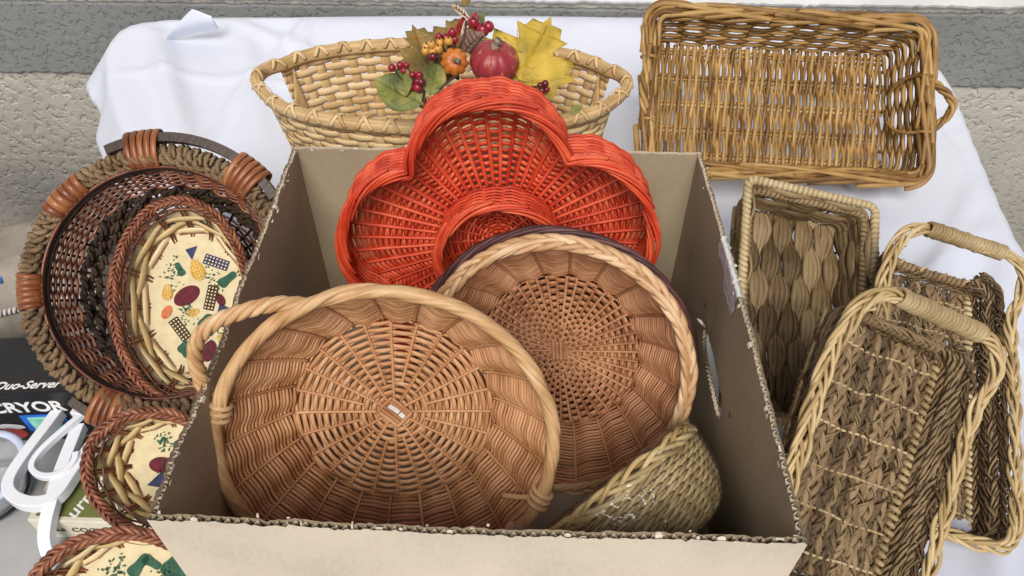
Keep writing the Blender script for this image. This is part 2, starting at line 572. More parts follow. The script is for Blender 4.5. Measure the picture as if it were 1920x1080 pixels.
# table: a slab of the cloth's outline on four legs
OUT = np.array([(-.33, -.20), (-.33, .55), (-.42, .77), (-.58, 1.0), (-.76, 1.25), (-.865, 1.46), (-.905, 1.60), (-.86, 1.68), (-.40, 1.695), (.30, 1.695), (.955, 1.64), (.82, 1.02), (.79, .80), (.79, -.20)])
tb = empty('folding_table', 'table hidden under the white cloth', 'table', Matrix.Translation((0, .7, FLOOR_Z)))
tb.matrix_world = Matrix.Translation((0, .7, FLOOR_Z))
OUTR = chaikin(OUT, 2, True)
n = len(OUTR)
g = Geo()
shr = OUTR.copy(); cen = OUTR.mean(0); shr = cen + (shr - cen) * .985
v = [(x, y - .7, .74 - .009) for x, y in shr] + [(x, y - .7, .74 - .04) for x, y in shr]
fan = [(0, i, i + 1) for i in range(1, n - 1)]
g.add(v, [(i, (i + 1) % n, n + (i + 1) % n, n + i) for i in range(n)])
c0 = len(v)
g.add([(cen[0], cen[1] - .7, .74 - .009), (cen[0], cen[1] - .7, .74 - .04)])
g.t.append(np.array([(i, (i + 1) % n, c0) for i in range(n)] + [(n + (i + 1) % n, n + i, c0 + 1) for i in range(n)]))
M['table'] = plain('table_plastic', (.6, .6, .58), .5)
g.obj('tabletop', M['table'], tb, smooth=False)
for x, y in ((-.26, -.1), (.7, -.1), (-.6, 1.5), (.75, 1.5)):
    strand('leg', M['table'], tb, np.array([(x, y - .7, 0), (x, y - .7, .7)]), (1, 0, 0), rw=.016, sides=10)

# cloth: lies on the outline, hangs over its edge
def seg_near(P, A, B):
    d = B - A
    t = np.clip(((P - A) @ d) / (d @ d), 0, 1)
    Q = A + t[:, None] * d
    return Q, np.linalg.norm(P - Q, axis=1), t
def make_cloth():
    st = .0125
    xs = np.arange(-1.12, 1.16, st)
    ys = np.arange(-.25, 1.95, st)
    X, Y = np.meshgrid(xs, ys, indexing='ij')
    P = np.stack([X.ravel(), Y.ravel()], 1)
    poly = chaikin(OUT, 3, True)
    m = len(poly)
    best = np.full(len(P), 9e9)
    Q = np.zeros_like(P)
    S = np.zeros(len(P))
    per = arclen(np.vstack([poly, poly[:1]]))
    inside = np.zeros(len(P), bool)
    for i in range(m):
        A, B = poly[i], poly[(i + 1) % m]
        q, d, t = seg_near(P, A, B)
        k = d < best
        best[k] = d[k]; Q[k] = q[k]; S[k] = per[i] + t[k] * (per[i + 1] - per[i])
        c = ((A[1] > P[:, 1]) != (B[1] > P[:, 1])) & (P[:, 0] < (B[0] - A[0]) * (P[:, 1] - A[1]) / (B[1] - A[1] + 1e-12) + A[0])
        inside ^= c
    hang = np.where(inside, 0, best)
    Lh = .30 + .03 * np.sin(S * 2.1) - .19 * np.clip((-(Q[:, 0]) - .3) * 3, 0, 1)
    keep_v = hang < Lh + st * 1.6
    hang = np.minimum(hang, Lh)
    outn = P - Q
    outn /= np.maximum(np.linalg.norm(outn, axis=1, keepdims=True), 1e-9)
    flare = .13 + .10 * np.sin(S * 21) + .06 * np.sin(S * 37 + 1)
    left = np.clip((-(Q[:, 0]) - .4) * 3, 0, 1) * np.clip((Q[:, 1] - .9) * 2, 0, 1)
    flare = flare + left * .42
    back = np.clip((Q[:, 1] - 1.5) * 8, 0, 1)
    flare = np.where(back > .5, .05 + .03 * np.sin(S * 25), flare)
    r0 = .008
    k = hang / r0
    arc = np.minimum(k, 1.2)
    off = np.where(hang > 0, r0 * np.sin(np.minimum(arc, PI / 2)) + np.maximum(hang - r0 * 1.2, 0) * flare, 0)
    dz = np.where(hang > 0, -(r0 * (1 - np.cos(np.minimum(arc, PI / 2))) + np.maximum(hang - r0 * 1.2, 0) * np.sqrt(np.maximum(.05, 1 - np.minimum(flare, .9) ** 2))), 0)
    V = np.zeros((len(P), 3))
    V[:, :2] = np.where(inside[:, None], P, Q + outn * off[:, None])
    x, y = P[:, 0], P[:, 1]
    wr = .0022 * np.sin(x * 9 + 2 * np.sin(y * 4)) * np.sin(y * 6 + 1.2)
    def ridge(ax, ay, c, w, h):
        d = (ax * x + ay * y - c)
        return h * np.exp(-(d / w) ** 2)
    wr += ridge(.95, .3, -.12, .018, .005) + ridge(.98, -.2, -.80, .014, .007) + ridge(1, .05, .86, .01, .006) + ridge(.9, .43, -.05, .02, .005)
    wr += ridge(.10, .99, 1.33, .012, .004) + ridge(.7, .71, 1.72, .016, .006) + ridge(.9, -.43, .32, .012, .006) + ridge(.8, -.6, .02, .012, .005)
    wr += ridge(.99, .12, .68, .010, .005) + ridge(.6, .8, .95, .02, .006)
    def fold(x0, y0, x1, y1, w, h):
        dx, dy = x1 - x0, y1 - y0
        t_ = np.clip(((x - x0) * dx + (y - y0) * dy) / (dx * dx + dy * dy), 0, 1)
        d_ = np.hypot(x - x0 - t_ * dx, y - y0 - t_ * dy)
        return h * np.exp(-(d_ / w) ** 2) * np.sin(PI * np.clip(t_, .03, .97)) ** .5
    wr += fold(-.80, 1.60, -.56, 1.08, .022, .010) + fold(-.62, 1.66, -.44, 1.10, .020, .008) + fold(-.48, 1.66, -.40, 1.2, .015, .006)
    wr += fold(.88, 1.58, .62, 1.0, .018, .008) + fold(.80, .95, .50, .70, .02, .008) + fold(.76, .60, .52, .25, .018, .010) + fold(.70, .72, .60, .30, .014, .007)
    wr += fold(.30, 1.62, .36, 1.3, .02, .006) + fold(-.2, 1.66, -.14, 1.3, .02, .006)
    edge = np.clip(np.where(inside, best, 0) / .05, 0, 1)
    big = .010 * np.sin(x * 7 + 1.3 * np.sin(y * 3.1) + .5) * np.sin(y * 4.2 + x * 2.5) + .006 * np.sin(x * 17 - y * 9 + 2 * np.sin(x * 5))
    clear = 1 - np.exp(-((x + .02) / .42) ** 4 - ((y - .5) / .42) ** 4)
    V[:, 2] = dz + (wr * 1.9 + np.maximum(big, -.004)) * edge * clear
    a, b = len(xs), len(ys)
    I, J = np.meshgrid(np.arange(a - 1), np.arange(b - 1), indexing='ij')
    q = np.stack([I * b + J, (I + 1) * b + J, (I + 1) * b + J + 1, I * b + J + 1], -1).reshape(-1, 4)
    ok = keep_v[q].all(1)
    raw = np.where(inside, 0, best)
    ok &= (raw[q] < Lh[q]).any(1)
    q = q[ok]
    used = np.unique(q)
    mp = np.full(len(P), -1); mp[used] = np.arange(len(used))
    return Geo().add(V[used], mp[q], None, P[used])
ct = make_cloth().obj('tablecloth', M['cloth'])
so = ct.modifiers.new('thickness', 'SOLIDIFY'); so.thickness = .0015; so.offset = -1
tag(ct, 'white satin tablecloth draped over the table under the baskets', 'tablecloth')
# the hem folded up at the back corner
hem = np.array([[at(300, 80, 1.68), at(352, 62, 1.66), at(410, 52, 1.65)],
                [at(322, 58, 1.64), at(360, 42, 1.62), at(402, 40, 1.62)],
                [at(345, 33, 1.62), at(365, 22, 1.61), at(398, 33, 1.615)],
                [at(361, 17, 1.61), at(368, 19, 1.61), at(396, 32, 1.615)]])
hv = np.stack([chaikin(r, 2) for r in hem])
hv = np.stack([chaikin(hv[:, j], 2) for j in range(hv.shape[1])], 1)
ho = grid(Geo(), hv).obj('folded_hem', M['cloth'], ct)
hs = ho.modifiers.new('thickness', 'SOLIDIFY'); hs.thickness = .003

# ================================================================ the cardboard box
RIM = .263
FLb, FRb, BRb, BLb = np.array((-.278, .277)), np.array((.220, .258)), np.array((.231, .7615)), np.array((-.269, .773))
cb = empty('cardboard_box', 'open brown corrugated cardboard box full of round baskets', 'box', Matrix.Translation((-.024, .517, .004)))
BO = np.array((-.024, .517, .004))
TH = .0052
box_in = {}
def board_wall(name, A, B, hole=None, z1=RIM, seed=0, wear=1.0):
    """A to B seen from outside, left to right; inner and outer liner with the flutes between them"""
    rg = np.random.default_rng(seed)
    d = B - A
    L = np.linalg.norm(d)
    d = d / L
    inw = np.array((-d[1], d[0]))                  # towards the inside
    root = None
    nseg = 150
    s = np.linspace(0, L, nseg)
    def loc(s_, off, z):
        s_ = np.asarray(s_, float); z = np.broadcast_to(np.asarray(z, float), s_.shape)
        off = np.broadcast_to(np.asarray(off, float), s_.shape)
        xy = A[None] + d[None] * s_[:, None] + inw[None] * off[:, None]
        return np.concatenate([xy, z[:, None]], 1) - BO
    low = np.cumsum(rg.normal(0, .0006, nseg)); low -= np.linspace(low[0], low[-1], nseg)
    tops = [z1 + low * wear + rg.normal(0, .0007, nseg) * wear - np.maximum(0, rg.normal(-.004, .0026, nseg)) * wear for _ in range(2)]
    def liner(off, top, mat, nm, parent):
        g = Geo()
        def sheet(s0, s1, zlo, zhi_fn, ns, nz=6):
            ss = np.linspace(s0, s1, ns)
            V = []
            for k in range(nz):
                f = k / (nz - 1)
                z = zlo + (zhi_fn(ss) - zlo) * f
                bow = .0025 * np.sin(PI * ss / L) * f
                V.append(loc(ss, off - bow, z))
            V = np.stack(V)
            uv = np.stack([np.broadcast_to(ss, (nz, ns)), V[:, :, 2]], -1)
            grid(g, V, uv)
        topf = lambda q: np.interp(q, s, top)
        if hole is None:
            sheet(0, L, .002, topf, nseg)
        else:
            hc, hz, hl, hh = hole
            s0, s1 = hc - hl / 2 - .02, hc + hl / 2 + .02
            sheet(0, s0, .002, topf, 60)
            sheet(s1, L, .002, topf, 60)
            K = 64
            a = np.arange(K) * 2 * PI / K
            cx = np.sign(np.cos(a)) * np.abs(np.cos(a)) ** .6 * hl / 2
            cz = np.sign(np.sin(a)) * np.abs(np.sin(a)) ** .8 * hh / 2
            cx += rg.normal(0, .0008, K); cz += rg.normal(0, .0008, K)
            ring_s, ring_z = hc + cx, hz + cz
            zb, zt = hz - .03, hz + .03
            f = np.maximum(np.abs(np.cos(a)) / (hl / 2 + .02), np.abs(np.sin(a)) / .03)
            os_, oz = hc + np.cos(a) / f, hz + np.sin(a) / f
            bow = lambda ss, zz: off - .0025 * np.sin(PI * ss / L) * (zz / z1)
            V = np.stack([loc(os_, bow(os_, oz), oz), loc(ring_s, bow(ring_s, ring_z), ring_z)])
            uv = np.stack([np.stack([os_, oz], 1), np.stack([ring_s, ring_z], 1)])
            grid(g, V, uv, wrap=True)
            sheet(s0, s1, .002, lambda q: np.full(len(q), zb), 20, 3)
            ss = np.linspace(s0, s1, 40)
            V = np.stack([loc(ss, off - .0025 * np.sin(PI * ss / L) * (z / z1), z) for z in (zt, (zt + z1) / 2)] + [loc(ss, off - .0025 * np.sin(PI * ss / L), topf(ss))])
            uv = np.stack([np.broadcast_to(ss, (3, 40)), V[:, :, 2]], -1)
            grid(g, V, uv)
            box_in['hole'] = (ring_s, ring_z, loc, L)
        return g.obj(nm, mat, parent, smooth=False)
    outer = liner(0, tops[0], M['kraft'], name, cb)
    liner(TH, tops[1], M['kraft_in_shaded'], 'inner_liner', outer)
    # fluting: one wave standing between the liners
    nf = int(L / .0075) * 8
    sf = np.linspace(.003, L - .003, nf)
    of = TH / 2 + (TH / 2 - .0004) * np.sin(sf / .0075 * 2 * PI)
    zt = np.interp(sf, s, np.minimum(tops[0], tops[1])) - .0004 - np.abs(rg.normal(0, .0006, nf))
    bow = .0025 * np.sin(PI * sf / L)
    keep = .035
    V = np.stack([loc(sf, of - bow, zt - keep), loc(sf, of - bow, zt)])
    grid(Geo(), V).obj('fluting', M['flute'], outer, smooth=False)
    # frayed paper along the torn top edge
    g = Geo()
    for _ in range(int(22 * wear)):
        q = rg.random() * L
        z = np.interp(q, s, tops[0])
        w = .001 + rg.random() * .006
        o_ = rg.choice([-.0006, TH + .0004])
        ss = np.array((q, q + w * .5, q + w))
        h = rg.random() ** 2 * .0022 + .0003
        tilt = rg.normal(0, .002)
        V = np.stack([loc(ss, o_, z - .0025), loc(ss, o_ + tilt * .5, z + h * np.array((.3, 1, .2))), loc(ss, o_ + tilt, z + h * np.array((.3, 1.3, .4)))])
        grid(g, V)
    fr = g.obj('frayed_paper', M['torn'], outer, smooth=False)
    fr['kind'] = 'stuff'
    return outer, loc
wf, locF = board_wall('front_wall', FLb, FRb, seed=1, wear=1.2)
wr_, locR = board_wall('right_wall', FRb + np.array((0, .0)), BRb, hole=(.262, .137, .118, .034), seed=2, wear=.9)
wb, locB = board_wall('back_wall', BRb, BLb, seed=3, wear=.35)
wl_, locL = board_wall('left_wall', BLb, FLb, seed=4, wear=1.3)
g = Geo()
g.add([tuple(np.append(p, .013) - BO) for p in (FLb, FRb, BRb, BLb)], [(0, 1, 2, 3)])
g.obj('bottom', M['kraft_in_shaded'], cb)
# wave of fluting showing in the hand hole
ring_s, ring_z, locH, LH = box_in['hole']
K = 220
rs = resample(np.stack([ring_s, ring_z], 1), K, True)
of = TH / 2 + (TH / 2 - .0005) * np.sin(np.arange(K) * PI / 2.0 * .9)
bw = .0025 * np.sin(PI * rs[:, 0] / LH) * (rs[:, 1] / RIM)
c2 = rs.mean(0)
V = np.stack([locH(rs[:, 0], of - bw, rs[:, 1]), locH(c2[0] + (rs[:, 0] - c2[0]) * 1.08, of - bw, c2[1] + (rs[:, 1] - c2[1]) * 1.22)])
grid(Geo(), V, wrap=True).obj('hand_hole_fluting', M['flute'], wr_, smooth=False)
# torn flap of paper in the hand hole
V = np.stack([locH(np.array((.30, .306, .312)), np.array((TH, TH + .003, TH + .002)), np.array((.158, .160, .159))),
              locH(np.array((.305, .311, .316)), np.array((TH + .004, TH + .008, TH + .006)), np.array((.163, .166, .164))),
              locH(np.array((.312, .316, .320)), np.array((TH + .009, TH + .012, TH + .010)), np.array((.164, .166, .163)))])
grid(Geo(), V).obj('torn_flap', M['torn'], wr_, smooth=True)
# scraps of clear tape folded over the right wall's edge
M['tape'] = film_mat('clear_tape', .0, haze=.8)
for q0, q1, dn in ((.255, .305, .030), (.302, .345, .018)):
    ns, nt = 22, 14
    ss = np.linspace(q0, q1, ns)
    V = []
    for k in range(nt):
        f = k / (nt - 1)
        rag = RNG.normal(0, .0012, ns) if k in (0, nt - 1) else np.zeros(ns)
        if f < .62:
            z = RIM + .0012 - dn * (1 - f / .62) + rag
            o = np.full(ns, TH + .0009)
        else:
            e = (f - .62) / .38
            z = RIM + .0026 - .009 * e ** 2 + rag
            o = TH + .0009 - (TH + .004) * e
        bow = .0025 * np.sin(PI * ss / LH)
        V.append(locR(ss, o - bow + RNG.normal(0, .0004, ns), z + RNG.normal(0, .0003, ns)))
    grid(Geo(), np.stack(V)).obj('tape_scrap', M['tape'], wr_)
# creases where the left wall was bent at the front corner

# ================================================================ basket weaving
class Profile:
    """(r, z) line from the base's centre out and up, by arc length"""
    def __init__(self, pts, it=2):
        self.P = chaikin(np.array(pts, float), it)
        self.L = arclen(self.P)
        self.len = self.L[-1]
    def __call__(self, s):
        return np.interp(s, self.L, self.P[:, 0]), np.interp(s, self.L, self.P[:, 1])
    def s_of_r(self, r):
        return float(np.interp(r, self.P[:, 0], self.L))

def revolve(prof, shape=None):
    def S(th, s):
        r, z = prof(s)
        k = np.ones_like(th) if shape is None else shape(th, r)
        if isinstance(k, tuple):
            return np.stack([k[0], k[1], z + 0 * th], 1)
        return np.stack([r * k * np.cos(th), r * k * np.sin(th), z + 0 * th], 1)
    return S

def s_normal(S, th, s):
    e = 1e-4
    a = S(th + e, s) - S(th - e, s)
    b = S(th, s + e) - S(th, s - e)
    return norm_rows(np.cross(b, a))

def row(S, s, N, par, amp, spp=6, jit=0.0, drop=0.0):
    """one weaver's path round the basket at s, in front of and behind N stakes"""
    n = N * spp
    th = np.arange(n) * 2 * PI / n
    sv = np.full(n, float(s)) + (wob(n, 9, jit, True) if jit else 0)
    P = S(th, sv)
    Nn = s_normal(S, th, sv)
    return P + Nn * (amp * np.cos(N / 2 * th + PI * par) + drop)[:, None], Nn

def plump(n, N, par, lo=.45):
    """a weaver is full where it shows in front of a stake and pinched where it dives behind"""
    th = np.arange(n) * 2 * PI / n
    return lo + (1 - lo) * (.5 + .5 * np.cos(N / 2 * th + PI * par)) ** .8

def stake(S, th0, s0, s1, n=24, off=0.0, wave=0.0, freq=1.0):
    s = np.linspace(s0, s1, n)
    th = np.full(n, th0)
    P = S(th, s)
    Nn = s_normal(S, th, s)
    return P + Nn * (off + wave * np.cos(s * freq))[:, None], Nn

def rim_line(S, s, n=360, off=0.0):
    th = np.arange(n) * 2 * PI / n
    sv = np.full(n, float(s))
    P = S(th, sv)
    return P + s_normal(S, th, sv) * off, s_normal(S, th, sv)

def up_normals(P):
    return np.tile(np.array((0.0, 0, 1)), (len(P), 1))

def round_basket(root, R, Rb, H, mat, rim_mat, nb=32, pb=.0042, rb=.0019, ns=40, ps=.0034, rs=.0016, rim=.0058, turns=9, rim_n=4, bulge=.12, ab=.0030, as_=.0030):
    prof = Profile([(0, 0), (Rb * .6, 0), (Rb * .97, .0004), (Rb * 1.03, .004), (Rb + (R - Rb) * (.35 + bulge), H * .42), (R, H)], 2)
    S = revolve(prof)
    sb = prof.s_of_r(Rb * .985)
    r, i = .014, 0
    while r < Rb * .985:
        N = nb // 2 if r < Rb * .34 else nb
        P, Nn = row(S, prof.s_of_r(r), N, i + .5, ab * min(1, .45 + r / Rb), 6, jit=.0003)
        strand('base_weaver', mat, root, P, Nn, rw=pb * .70 * plump(len(P), N, i + .5), rt=rb * .72 * plump(len(P), N, i + .5, .7), closed=True, sides=6)
        r += pb * RNG.uniform(.94, 1.06)
        i += 1
    for k in range(nb):
        if k % 2 == 0:
            P, Nn = stake(S, k * 2 * PI / nb, .004, sb, 20, off=.0019)
        else:
            P, Nn = stake(S, k * 2 * PI / nb, prof.s_of_r(Rb * .30), sb, 16, off=.0019)
        strand('spoke', mat, root, P, Nn, rw=rb * .75, rt=rb * .7, sides=6)
    s, i = sb + ps * .4, 0
    while s < prof.len - rim * .6:
        P, Nn = row(S, s, ns, i * .012 + (.0 if i % 5 else .06), as_, 6, jit=.0004)
        strand('side_weaver', mat, root, P, Nn, rw=ps * .45 * RNG.uniform(.88, 1.08), rt=rs * .9, closed=True, sides=6)
        s += ps * RNG.uniform(.96, 1.04)
        i += 1
    for k in range(ns):
        P, Nn = stake(S, k * 2 * PI / ns, sb, prof.len, 14)
        strand('stake', mat, root, P, Nn, rw=rs * .9, rt=rs * .8, sides=5)
    P, Nn = rim_line(S, prof.len, 400)
    Nr = norm_rows(np.stack([P[:, 0], P[:, 1], 0 * P[:, 0]], 1))
    P = P + np.array((0, 0, rim * .2))
    per = 2 * PI * R
    for k in range(rim_n):
        Q, Qn = twist(P, Nr, k, rim_n, rim * .62, per / turns, 0, closed=True, loose=.25)
        strand('rim_strand', rim_mat, root, Q, Qn, rw=rim * .86 * (1 + wob(len(Q), 8, .14, True)), rt=rim * .55, closed=True, sides=8)
    return S, prof

def loop_handle(root, mat, A, B, bulge, n=4, R=.0042, r=.0034, pitch=.045, name='handle', knots=True):
    """a turned loop from A over bulge to B"""
    A, B, bulge = np.array(A, float), np.array(B, float), np.array(bulge, float)
    P = chaikin(np.array([A, A * .55 + bulge * .45 + (A - B) * .12, bulge, B * .55 + bulge * .45 + (B - A) * .12, B]), 4)
    P = resample(P, 110)
    h = None
    up = np.tile(np.array((0.02, 0.03, 1.0)), (len(P), 1))
    first = None
    for k in range(n):
        Q, Qn = twist(P, up, k, n, R, pitch, 0)
        o = strand(name if first is None else 'handle_strand', mat, root if first is None else first, Q, Qn, rw=r, sides=7)
        first = first or o
    return first

def coil(g, P, N, R, pitch, r, closed=False, spt=12, rt=None, sides=6, squash=1.0, tilt=0.0, loose=0.0):
    """one strand wound round the line P"""
    L = arclen(np.vstack([P, P[:1]])) if closed else arclen(P)
    turns = max(1, round(L[-1] / pitch))
    n = turns * spt
    P2 = resample(np.hstack([P, N]), n, closed) if closed else resample(np.hstack([P, N]), n)
    Pc, Nc = P2[:, :3], norm_rows(P2[:, 3:])
    T, B, N2 = frames(Pc, Nc, closed)
    a = np.arange(n) * 2 * PI / spt
    d = B * (np.cos(a) * squash)[:, None] + N2 * np.sin(a)[:, None]
    Rr = R * (1 + (wob(n, 40, loose, closed) if loose else 0 * a))
    Q = Pc + d * Rr[:, None] + T * (tilt * np.sin(a))[:, None]
    return tube(g, Q, norm_rows(d), rw=r, rt=rt if rt else r, closed=closed, sides=sides)

# ---------------------------------------------------------------- honey round basket with a loop handle
H1 = .072
m = pose(725, 840, .70, (.04, -.33, .93), 0, H1)
b1 = empty('round_basket', 'honey coloured round wicker basket with a loop handle, foremost in the cardboard box', 'basket', m)
R1 = .1565
S1, p1 = round_basket(b1, R1, .102, H1, M['honey'], M['honey_rim'], nb=24, pb=.0037, rb=.0020, ns=42, ps=.0042, rs=.0019, rim=.0058, turns=8)
def on_rim(R, deg, z):
    return np.array((R * math.cos(math.radians(deg)), R * math.sin(math.radians(deg)), z))
hd = loop_handle(b1, M['honey_rim'], on_rim(R1 * .99, 166, H1 - .012), on_rim(R1, 114, H1 - .002), on_rim(R1 * 1.30, 143, H1 + .006), n=4, R=.0040, r=.0035, pitch=.05)
for a0, hgt in ((166, H1 - .004), (-21, H1 - .002)):      # bindings that hold the handles
    c = on_rim(R1, a0, hgt)
    tng = np.array((-math.sin(math.radians(a0)), math.cos(math.radians(a0)), 0))
    P = np.stack([c + tng * q for q in np.linspace(-.010, .010, 12)])
    coil(Geo(), P, up_normals(P), .0098, .0058, .0027, spt=16).obj('handle_binding', M['honey_rim'], b1)
P = np.stack([on_rim(R1 * q, -21 - 4 * (1 - q) * 10, H1 - .05 + .05 * q) for q in np.linspace(.80, 1.0, 10)])
strand('binding_tail', M['honey_rim'], b1, P, up_normals(P), rw=.003, sides=6)
P = np.stack([on_rim(R1 * q, -36, H1 + .004) + np.array((0, 0, .006 * math.sin(q * 9))) for q in np.linspace(.9, 1.08, 10)])
strand('peeled_rod_end', M['brown_rim'], b1, P, up_normals(P), rw=.0075, rt=.005, sides=8)
# the square where the spokes cross, a bright staple in it
ang = math.radians(48)
Rz = Matrix.Rotation(ang, 4, 'Z')
for k in (-1.5, -.5, .5, 1.5):
    P = np.array([list(Rz @ Vector((k * .0042, y, .0034))) for y in np.linspace(-.013, .013, 8)])
    strand('centre_spoke', M['brown_w'], b1, P, up_normals(P), rw=.0021, rt=.0014, sides=6)
for k in (-1, 1):
    P = np.array([list(Rz @ Vector((k * .0102, y, .0036))) for y in np.linspace(-.0135, .0135, 8)])
    strand('centre_binding', M['honey'], b1, P, up_normals(P), rw=.0022, rt=.0016, sides=6)
    P = np.array([list(Rz @ Vector((x, k * .0132, .0042))) for x in np.linspace(-.0115, .0115, 8)])
    strand('centre_binding', M['honey'], b1, P, up_normals(P), rw=.0020, rt=.0016, sides=6)
M['staple'] = plain('bright_foil', (.82, .82, .80), .25, .1)
M['staple'].node_tree.nodes['Principled BSDF'].inputs['Metallic'].default_value = .15
g = Geo()
for k, (y0, y1) in enumerate(((-.011, -.005), (-.003, .003), (.004, .0105))):
    box(g, (-.0005 + .002, y0, .0052), (.0062, y1, .0062), Rz @ Matrix.Rotation(.12 * (k - 1), 4, 'X'))
g.obj('foil_strip', M['staple'], b1, smooth=False)

# ---------------------------------------------------------------- brown round basket behind it
H2 = .068
m = pose(1037, 697, .825, (-.16, -.27, .95), 0, H2)
b2 = empty('round_basket', 'brown round wicker basket with a pale plaited rim behind the honey basket', 'basket', m)
R2 = .1455
S2, p2 = round_basket(b2, R2, .095, H2, M['brown_w'], M['brown_rim'], nb=48, pb=.0041, rb=.0020, ns=40, ps=.0039, rs=.0018, rim=.0056, turns=5, rim_n=1)
P, Nn = rim_line(S2, p2.len, 500)
Nr = norm_rows(np.stack([P[:, 0], P[:, 1], 0 * P[:, 0]], 1))
Nup = norm_rows(Nr * .4 + np.array((0, 0, 1)))
for k in range(5):
    Q, Qn = plait(P + Nr * .001, Nup, k, 5, .0058, .0024, .105, True, loose=.0005)
    strand('rim_strand', M['brown_rim'], b2, Q, Qn, rw=.0036 * (1 + wob(500, 9, .12, True)), rt=.0024, closed=True, sides=7)
for k in (-1.5, -.5, .5, 1.5):
    P = np.array([(k * .0044, y, .0034) for y in np.linspace(-.012, .012, 8)])
    strand('centre_spoke', M['brown_w'], b2, P, up_normals(P), rw=.0022, rt=.0014, sides=6)

# ---------------------------------------------------------------- plum coloured basket nested outside the brown one
H3 = .070
m = pose(1035, 686, .850, (-.16, -.27, .95), 0, H3)
b3 = empty('round_basket', 'dark plum wicker basket nested under the brown basket, only its rim showing', 'basket', m)
prof3 = Profile([(0, 0), (.06, 0), (.098, .0004), (.104, .004), (.135, .03), (.1570, H3)], 2)
S3_ = revolve(prof3)
sb3 = prof3.s_of_r(.098)
for i, s in enumerate(np.arange(.016, prof3.len - .004, .0056)):
    P, Nn = row(S3_, s, 32, i, .0015, 5)
    strand('weaver', M['purple'], b3, P, Nn, rw=.0026, rt=.0014, closed=True, sides=5)
for k in range(32):
    P, Nn = stake(S3_, k * 2 * PI / 32, .004, prof3.len, 20)
    strand('stake', M['purple'], b3, P, Nn, rw=.0015, sides=5)
P, Nn = rim_line(S3_, prof3.len, 400)
Nr = norm_rows(np.stack([P[:, 0], P[:, 1], 0 * P[:, 0]], 1))
for k in range(5):
    Q, Qn = twist(P, Nr, k, 5, .0040, .16, 0, closed=True, loose=.3)
    strand('rim_strand', M['purple'], b3, Q, Qn, rw=.0030, rt=.0022, closed=True, sides=7)

# ---------------------------------------------------------------- red flower-shaped basket with an inner ring
HF = .060
m = pose(936, 498, .885, (.0, -.58, .81), -4, HF)
rf = empty('flower_basket', 'bright red flower shaped wicker basket with a ring inside, at the back of the box', 'basket', m)
RT = .1905
def lobes(th):
    """outline radius of the five lobes, a tip straight up"""
    a = np.mod(th - PI / 2 + PI / 5, 2 * PI / 5) - PI / 5
    q = np.abs(a) / (PI / 5)
    return RT * (1 - .19 * q ** 2.6) * (1 + .085 * np.maximum(0, np.sin(th)) ** 2)
r_in = .074
def flower_S(off=0.0):
    def S(th, s):           # s: 0 at the ring, 1 at the outline, beyond: up the wall (metres above 1)
        s = np.asarray(s, float) + 0 * th
        k = np.clip(s, 0, 1)
        r = r_in + (lobes(th) - r_in) * k
        z = np.maximum(s - 1, 0)
        flare = 1 - .45 * z
        return np.stack([r * flare * np.cos(th) * (1 - .10 * np.maximum(0, np.sin(th)) ** 2), r * flare * np.sin(th), z], 1)
    return S
SF = flower_S()
def flower_normal(th, s):
    e = 1e-4
    a = SF(th + e, s) - SF(th - e, s)
    b = SF(th, s + e) - SF(th, s - e)
    return norm_rows(np.cross(b, a))
NF = 56
nrow = 31
for i in range(nrow):
    s = (i + .5) / nrow
    n = NF * 6
    th = np.arange(n) * 2 * PI / n
    P = SF(th, np.full(n, s))
    Nn = up_normals(P)
    P = P + Nn * (.0026 * np.cos(NF / 2 * th + PI * (i + .5)))[:, None]
    strand('base_weaver', M['red'], rf, P, Nn, rw=.0026 * plump(n, NF, i + .5, .4), rt=.0016, closed=True, sides=6)
for k in range(NF):
    th = np.full(16, k * 2 * PI / NF)
    P = SF(th, np.linspace(0, .99, 16)) + np.array((0, 0, .0022))
    strand('spoke', M['red'], rf, P, up_normals(P), rw=.0023, sides=6)
wall_rows = 15
for i in range(wall_rows):
    s = 1 + .002 + i * (HF - .006) / wall_rows
    n = NF * 6
    th = np.arange(n) * 2 * PI / n
    P = SF(th, np.full(n, s))
    Nn = flower_normal(th, np.full(n, s + 2e-4))
    P = P + Nn * (.0016 * np.cos(NF / 2 * th + PI * i))[:, None]
    strand('side_weaver', M['red'], rf, P, Nn, rw=.0026 * plump(n, NF, i + 1, .5), rt=.0015, closed=True, sides=6)
for k in range(NF):
    P, Nn = SF(np.full(8, k * 2 * PI / NF), np.linspace(1, 1 + HF, 8)), None
    strand('stake', M['red'], rf, P, (math.cos(k * 2 * PI / NF), math.sin(k * 2 * PI / NF), 0), rw=.0017, sides=5)
def leaning_border(root, mat, P, N, count, reach, lift, width, r, name='rim_rod'):
    """a border of rods, each rising outside and laid down over its neighbours"""
    n = len(P)
    T, B, N2 = frames(P, N, True)
    for k in range(count):
        i0 = int(k * n / count)
        idx = (i0 + np.arange(int(reach * n / count))) % n
        f = np.linspace(0, 1, len(idx))
        lat = width * np.cos(PI * f) + RNG.normal(0, abs(width) * .12)
        up = lift * np.sin(PI * f) * RNG.uniform(.7, 1.25) - .001 - abs(width) * .8 * (2 * f - 1) ** 8
        Q = P[idx] + B[idx] * lat[:, None] + N2[idx] * up[:, None]
        strand(name, mat, root, Q, N2[idx], rw=r * RNG.uniform(.85, 1.15), sides=6)
n = 600
th = np.arange(n) * 2 * PI / n
P = SF(th, np.full(n, 1 + HF))
leaning_border(rf, M['red'], P, up_normals(P), 60, 5.2, .0034, .0058, .0020)
